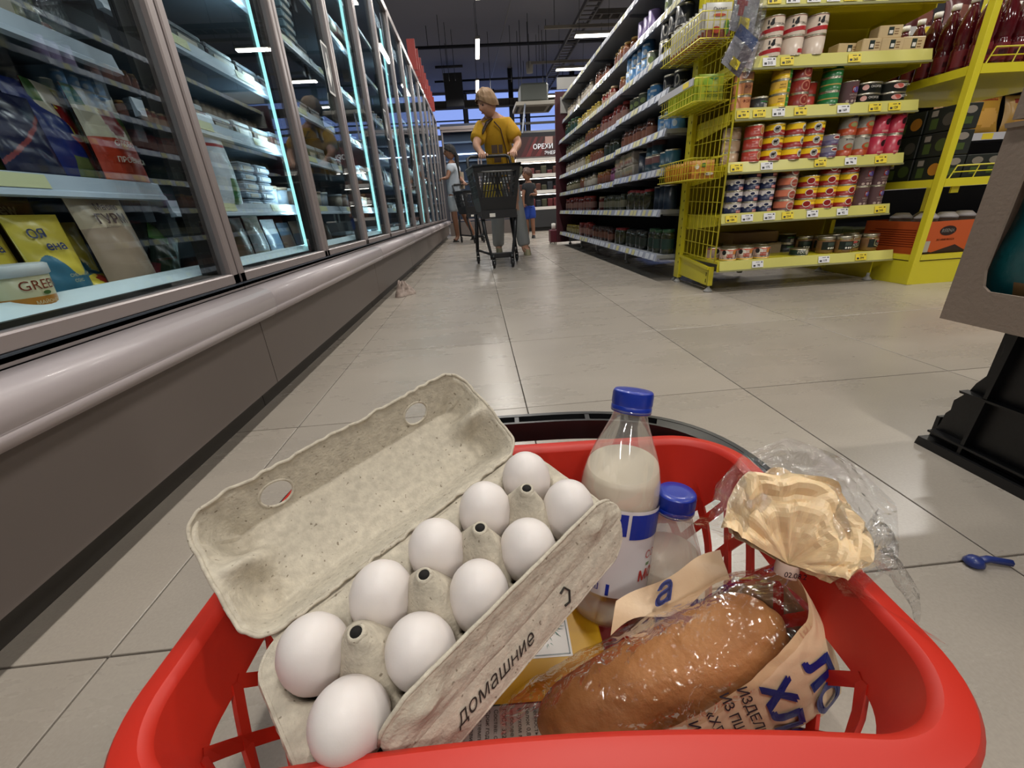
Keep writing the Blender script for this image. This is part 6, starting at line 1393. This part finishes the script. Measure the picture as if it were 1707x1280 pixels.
# ------------------------------------------------------------------ milk bottles
PET=film('clear bottle plastic','#fafafa',.06,.05,.9,1.5,None,.10); PET2=film('milky bottle plastic','#fafafa',.06,.05,.9,1.5,None,.26); MILK=mat('milk','#eadcc4',.35); CAPB=mat('blue cap','#12309a',.35,coat=.3); LAB=P('#d9d6d8',.38); LBLUE=P('#14309a',.38); LRED=P('#b5302c',.38)
def frame(base,top,facing=(0,-1,0)):
    z=(V(top)-V(base)).normalized(); y=(V(facing)*-1); x=y.cross(z).normalized(); y=z.cross(x); m=Matrix.Identity(4)
    for i in range(3): m[i][0]=x[i];m[i][1]=y[i];m[i][2]=z[i];m[i][3]=base[i]
    return m
def bottle(label,base,top,prof,fill,neckz,capr,Ht,extra=None):
    mx=frame(base,top,(-.25,-.95,0)); t=thing('milk_bottle',label,'bottle',mx=mx)
    MB().lathe(prof,48).build('bottle_shell',PET if extra else PET2,t)
    inner=[]
    for r,z in prof:
        if z<fill: inner.append((max(.0005,r-.0012),z+.001))
    rr_=None
    for i in range(len(prof)-1):
        if prof[i][1]<fill<=prof[i+1][1]: f_=(fill-prof[i][1])/(prof[i+1][1]-prof[i][1]); rr_=prof[i][0]*(1-f_)+prof[i+1][0]*f_
    # level milk surface in the tilted bottle
    inner+= [(rr_-.0012,fill),(0,fill)]
    mk=MB().lathe(inner,48); inv=mx.inverted(); up_=(inv.to_3x3()@V((0,0,1)))
    for i,v in enumerate(mk.v):
        if v[2]>fill-.0005:
            x,y=v[0],v[1]; dz=-(up_.x*x+up_.y*y)/up_.z; k=1-.45*dz/.03*.3; mk.v[i]=(x*k,y*k,v[2]+dz)
    mk.build('milk',MILK,t)
    c=MB(); n=72; 
    def cf(u,v):
        a=2*PI*u; r=capr*(1+(.028 if int(u*n)%2 else 0)*(1 if .05<v<.85 else 0)); 
        return (r*math.cos(a),r*math.sin(a),neckz+.004+.0145*v)
    c.grid(cf,n,6,0,True,wrapu=True); c.lathe([(capr,neckz+.0185),(capr*.93,neckz+.0202),(capr*.5,neckz+.0198),(0,neckz+.0198)],36,0,None,True,False); c.lathe([(capr*1.01,neckz-.003),(capr*1.03,neckz+.0),(capr*1.02,neckz+.0035),(capr,neckz+.004)],36,0,None,True,False)
    c.build('cap',CAPB,t)
    if extra: extra(t)
    return t
P1=[(.001,.004),(.030,.0),(.036,.004),(.0385,.012),(.039,.028),(.0375,.033),(.0385,.038),(.0415,.044),(.0425,.060),(.0425,.118),(.0415,.135),(.0427,.140),(.0425,.146),(.0418,.158),(.0385,.175),(.032,.194),(.0245,.212),(.0195,.224),(.0178,.231),(.0182,.234),(.0212,.2345),(.0212,.2362),(.0180,.237)]
def lab1(t):
    R=.0432; m=MB(); z0,z1=.044,.140
    wrap_rect(m,R,-PI,PI,z0,z1,0,60); m.build('paper_label',LAB,t)
    m=MB(); R2=R+.0004
    def skewrect(a0,a1,zb0,zb1,zt,mi,n=8):
        vs=[];fs=[]
        for i in range(n+1):
            f_=i/n;a=a0+(a1-a0)*f_-PI/2; vs+=[(R2*math.cos(a),R2*math.sin(a),zb0+(zb1-zb0)*f_),(R2*math.cos(a),R2*math.sin(a),zt)]
        for i in range(n): fs.append((2*i,2*i+2,2*i+3,2*i+1))
        m.add(vs,fs,mi)
    skewrect(-1.15,.16,.107,.1135,.1365,0); skewrect(.24,1.3,.110,.110,.1365,0)
    skewrect(-1.15,-.16,.104,.104,.1075,2) if 0 else None
    random.seed(3); z=.078
    # barcode (bars run round the bottle)
    zz=.0745
    while zz<.103:
        w_=random.choice((.0004,.0006,.0010,.0014)); wrap_rect(m,R2,-.78,-.34,zz,zz+w_,0,4); zz+=w_+random.choice((.0005,.0008,.0011))
    wrap_text(m,'4607012345678',.0042,R2+.0002,.0885,-.27,0,rot=PI/2)
    for k,(aa,zc) in enumerate(((-.70,.066),(-.70,.0565))):
        for (dx1,dz1,dx2,dz2) in ((-.006,-.003,.0,.004),(.0,.004,.006,-.003),(.006,-.003,-.006,-.003)):
            pts=[]; 
            for q in range(4):
                f_=q/3; a=aa+(dx1+(dx2-dx1)*f_)/R-PI/2; pts.append((R2*math.cos(a),R2*math.sin(a),zc+dz1+(dz2-dz1)*f_))
            m.tube(pts,.0004,4)
    wrap_text(m,'ЕАС',.008,R2+.0002,.070,-.42,0,rot=0,bold=.04)
    for zc in (.0615,.0535):
        for (a0,a1,za,zb) in ((-.52,-.50,zc-.0035,zc+.0035),(-.34,-.32,zc-.0035,zc+.0035),(-.52,-.32,zc-.0035,zc-.0029),(-.52,-.32,zc+.0029,zc+.0035),(-.46,-.43,zc-.0015,zc+.002),(-.41,-.38,zc-.002,zc+.001)): wrap_rect(m,R2,a0,a1,za,zb,0,2)
    wrap_rect(m,R2,-.14,-.06,.046,.0585,0,2)
    wrap_text(m,'СО',.012,R2+.0002,.0905,.98,1); wrap_text(m,'МОЛ',.016,R2+.0002,.0675,1.06,1,bold=.05); wrap_rect(m,R2,.86,1.0,.078,.0815,3,3)
    wrap_text(m,'*',.010,R2+.0004,.128,-.72,2)
    m.build('printing',[LBLUE,LRED,P('#e0e0e4'),P('#5a7a4a')],t)
bottle('larger milk bottle with blue cap and white-blue label leaning in the basket',(.106,.327,.062),(.150,.386,.312),P1,.176,.2365,.0205,.25,lab1)
P2=[(.001,.003),(.030,.0),(.036,.004),(.038,.014),(.0385,.09),(.0375,.105),(.033,.122),(.0265,.142),(.021,.158),(.0185,.166),(.0180,.170),(.0205,.1712),(.0205,.173),(.0180,.174)]
bottle('smaller unlabelled milk bottle with blue cap, half empty, right of the larger bottle',(.176,.330,.012),(.187,.343,.20),P2,.112,.1735,.0198,.19)
# ------------------------------------------------------------------ yellow carton under the eggs
t=thing('food_carton','yellow carton with a green sprig picture and small print under the egg carton','box',mx=Matrix.Translation((.006,.236,0))@Matrix.Rotation(-.04,4,'Z'))
YC=P('#d4a312',.45)
MB().bbox(-.095,.085,-.085,.095,.011,.074,.002).build('carton_body',YC,t)
m=MB(); z=.0743
def flatr(x0,x1,y0,y1,k,dz=0): m.add([(x0,y0,z+dz),(x1,y0,z+dz),(x1,y1,z+dz),(x0,y1,z+dz)],[(0,1,2,3)],k)
flatr(-.06,.052,.035,.094,0); 
for (a,b_,c,d) in ((-.058,.050,.037,.0382),(.0488,.050,.037,.094),(-.058,-.0568,.037,.094)): flatr(a,b_,c,d,1,.0002)
flatr(-.092,.06,-.083,-.004,2); flatr(-.092,.06,-.0052,-.004,1,.0002)
random.seed(5)
for k in range(46):
    a=random.uniform(0,2*PI); r=random.uniform(.004,.022); cx,cy=.028,.068; L2=random.uniform(.004,.010); w_=.0007; x=cx+.55*r*math.cos(a); y=cy+r*math.sin(a); a2=a+random.uniform(-.6,.6); dx,dy=L2*math.cos(a2),L2*math.sin(a2)
    m.add([(x-dy*.12,y+dx*.12,z+.0003),(x+dy*.12,y-dx*.12,z+.0003),(x+dx,y+dy,z+.0003)],[(0,1,2)],3)
for cx_,tx_ in ((.046,'СОСТАВ: масло сливочное, сливки'),):
    pass
cols_=['ГОСТ 32261 масло сливочное','Состав: сливки нормализованные','Срок годности 60 суток хранить','при температуре от минус 3 до','Изготовитель: молочный завод','масса нетто 180 г энергетическая','ценность 661 ккал жир 72,5','белок 0,8 углеводы 1,3 хранить','в сухом месте после вскрытия','не более 24 часов партия дата']
for k,tx_ in enumerate(cols_*2):
    vs,fs=text_data(tx_,.0052,.015,0,'LEFT'); x0=.052-.0071*k
    if x0<-.09: break
    m.add([(x0+y_,-.008-x_*.98 if -.008-x_>-.083 else -.083,z+.0004) for x_,y_,_ in vs],fs,4)
m.build('printing',[P('#d2cfc6'),P('#2c3a34'),P('#a89f98'),P('#2f6a52'),P('#3c3634')],t)
# ------------------------------------------------------------------ bread loaf in its bag
LBm=frame((.029,.208,.060),(.230,.232,.146),(0,-1,.0)); LL=.235
# local z along the loaf, local -y faces the viewer, x across (up-left)
CR=mat('bread crust','#c08c5c',.6,bump=(70,.7,.004),var=(14,'#9f6a3c'))
def loafR(s):
    return max(.0004,(1-abs((s-.5)*2)**5.5))**.5
def loaf(u,v):
    a=2*PI*u; k=loafR(v)*.999+.0; r=1+.035*noise.noise(V((math.cos(a)*1.6,math.sin(a)*1.6,v*6)))+.018*noise.noise(V((math.cos(a)*4,math.sin(a)*4,v*16)))
    return (.041*k*r*math.cos(a),-.038*k*r*math.sin(a),-.01+LL*v+.002*math.sin(3*a))
t=thing('bread_loaf','long golden-brown bread loaf inside the printed bag at the basket front','bread',mx=LBm)
MB().grid(loaf,64,60,0,True,wrapu=True).build('crust',CR,t)
FCR=mat('cream bag film','#dcc09c',.42,bump=(26,.35,.006)); FB=mat('bag blue ink','#101c6c',.4); FK=mat('bag black ink','#231a26',.5); FCLR=film('bag clear film','#f8f4ee',.06,.035,.9,1.45,bump=(34,.75,.005))
FCRO=mat('orange-cream bag film','#e8cba0',.4,bump=(40,.4,.004),sss=.25)
bg_=thing('bread_bag','cream and clear plastic bread bag with blue lettering, twisted shut at the neck','bag',mx=LBm)
NK=LBm.inverted()@V((.232,.236,.203))
def bagp(u,v,o_=.0):
    """u round the loaf (0 = +x side, .25 = facing the viewer), v along"""
    a=2*PI*u; z=-.03+(LL+.055)*v; s=(z+.01)/LL
    k=1.13 if .04<s<.93 else (1.13-max(0,(s-.93)*1.6)*1.1 if s>=.93 else 1.13-.6*(.04-s))
    ca,sa=math.cos(a),math.sin(a); R1=.0425+o_; R2=.040+o_
    wr=.0022*noise.noise(V((ca*2.2,sa*2.2,v*9)))+.0011*noise.noise(V((ca*7,sa*7,v*30+3)))
    du=min(abs(u-.08),1-abs(u-.08)); k+=.60*math.exp(-(du/.15)**2)*sst(.25,.8,v)*(1-sst(.95,1,v))
    # slack lower corner of the bag
    x=(R1*k+wr)*ca; y=-(R2*k+wr)*sa
    e=sst(.90,1,v)
    x=x*(1-e)+(NK.x+.007*ca)*e; y=y*(1-e)+(NK.y-.007*sa)*e; z=z*(1-e)+NK.z*e
    return (x,y,z)
# clear window strip faces up towards the viewer, the printed film wraps below
def wedge(v): return .325+.05*sst(.6,.98,v)-.06*(1-sst(.0,.45,v))+.008*math.sin(9*v)
def hiw(v): return .80-.05*sst(.5,1,v)+.008*math.sin(13*v)
def mfb(u,v):
    return 0
def region(u,v):
    # printed where the angle passes the edge of the clear window
    return u<wedge(v) or u>.80-.04*sst(.5,1,v)
NU,NV=170,90
MB().grid(lambda u,v:bagp((hiw(v)-1+u*(wedge(v)+1-hiw(v)))%1,v),110,NV,0,True).build('printed_film',FCR,bg_)
MB().grid(lambda u,v:bagp(wedge(v)-.02+u*(hiw(v)-wedge(v)+.04),v,.0008),110,NV,0,True).build('clear_window',FCLR,bg_)
# upper printed corner beyond the loaf with the letter a
cm=MB(); W2=lambda p:LBm.inverted()@V(p)
c0,c1,c2,c3=(.100,.268,.146),(.205,.282,.184),(.205,.262,.160),(.090,.250,.125)
cm.grid(lambda u,v:W2((V(c3)*(1-u)+V(c2)*u)*(1-v)+(V(c0)*(1-u)+V(c1)*u)*v+V((0,.004*math.sin(9*u),.004*math.sin(8*u+3*v)))),20,8); cm.build('film_corner',FCR,bg_)
# printing on the bag
def bagtext(m,s_,size,uc,vc,rot,mi,bold=.02,mirror=1):
    vs,fs=text_data(s_,size,bold); cr,sr=math.cos(rot),math.sin(rot); out=[]
    for x,y,_ in vs:
        X,Y=x*cr-y*sr,x*sr+y*cr
        out.append(bagp((uc-X/(2*PI*.055))%1,vc+Y/(LL+.055),.0014))
    m.add(out,fs,mi)
pm=MB()
bagtext(pm,'ло',.042,.235,.86,-.1,0,.05); bagtext(pm,'хле',.042,.21,.73,-.1,0,.05)
for k,tx_ in enumerate(('ИЗДЕЛИЕ ХЛЕБНОЕ','ИЗ ПШЕНИЧНОЙ МУКИ','«ХЛЕБ БЕЛЫЙ»','ИЗ МУКИ')): bagtext(pm,tx_,.0105,wedge(.645-.050*k)-.012-.0088*len(tx_),.645-.050*k,-.05,1,.02)
pm.build('printing',[FB,FK],bg_)
pa=MB(); vs,fs=text_data('а',.034,.05); 
ax=(V(c1)-V(c0)).normalized(); ay=(V(c0)-V(c3)).normalized(); 
pa.add([W2(V((.142,.266,.156))+ax*x+ay*y+V((0,-.006,.0065))) for x,y,_ in vs],fs,0); pa.build('printing',FB,bg_)
# neck tie and crumpled tail over the rim
wi=LBm.inverted()
MB().lathe([(.0085,-.005),(.009,0),(.0085,.006)],14,0,wi@frame((.232,.236,.202),(.238,.243,.22)),True,False).build('closure_band',P('#c9b0a0'),bg_)
tmn=MB(); flat_text(tmn,'02.08.2',.0062,0,mx=wi@frame((.232,.2265,.205),(.236,.2315,.223),(-.1,-1,.3)),bold=.02); tmn.build('printing',FK,bg_)
RIM=[(.188,.255,.232),(.200,.276,.246),(.226,.292,.262),(.256,.290,.268),(.282,.262,.262),(.283,.232,.250),(.262,.205,.236),(.246,.200,.226)]
def rimp(t_,sc=1):
    q=t_*(len(RIM)-1); i=min(len(RIM)-2,int(q)); f_=q-i; return V(RIM[i])*(1-f_)+V(RIM[i+1])*f_
NKW=V((.234,.238,.206))
def tail(u,v,sc,bulge,ph,back=0):
    p=NKW+(rimp(u)-NKW)*v*sc*(1+.07*math.sin(9*u+ph)+.05*math.sin(23*u+ph*2))
    fold=(.006*math.sin(13*u+ph+1.2*v)+.004*math.sin(29*u+ph*3)*(1-.6*v))*v**.8
    cr=.022*abs(noise.noise(V((u*4.5,v*3,ph))))+.010*abs(noise.noise(V((u*10,v*7,ph+4))))-.006
    n=V((-.15,-.55,.82)); return wi@(p+n*(bulge*math.sin(PI*min(1,v))*math.sin(PI*u)+fold*.6+cr*v-back))
MB().grid(lambda u,v:tail(u,v,1.0,.016,1.0),60,20,0,False).build('film_tail',FCRO,bg_)
MB().grid(lambda u,v:tail(u,v,.97,.002,2.6,.008),46,14,0,False).build('film_tail',FCRO,bg_)
TCL=film('tail clear film','#f1f1f1',.06,.05,.95,1.5,bump=(60,.9,.006))
def tail2(u,v):
    uu=-.22+1.5*u; q=min(1,max(0,uu)); p0=rimp(q); ex=V((-.030,.012,.0))*max(0,-uu)/.22+V((.02,-.03,-.01))*max(0,uu-1)/.28
    sc=.55+.75*v; p=NKW+(p0+ex-NKW)*sc*(1+.06*math.sin(11*u+1))
    return wi@(p+V((-.1,-.3,.6))*(.012*math.sin(PI*u)*(1-v)+.006*math.sin(23*u+4*v)+.004*noise.noise(V((u*9,v*9,0)))))
MB().grid(tail2,120,40).build('clear_tail',TCL,bg_)
def tail3(u,v):
    p=V((.262,.222,.232))*(1-v)+(V((.302,.185,.195))*(1-u)+V((.325,.26,.235))*u)*v
    return wi@(p+V((0,-.3,1))*(.006*math.sin(14*u+5*v)+.004*noise.noise(V((u*8,v*8,7)))+.012*math.sin(PI*v)))
MB().grid(tail3,60,30).build('clear_tail',TCL,bg_)
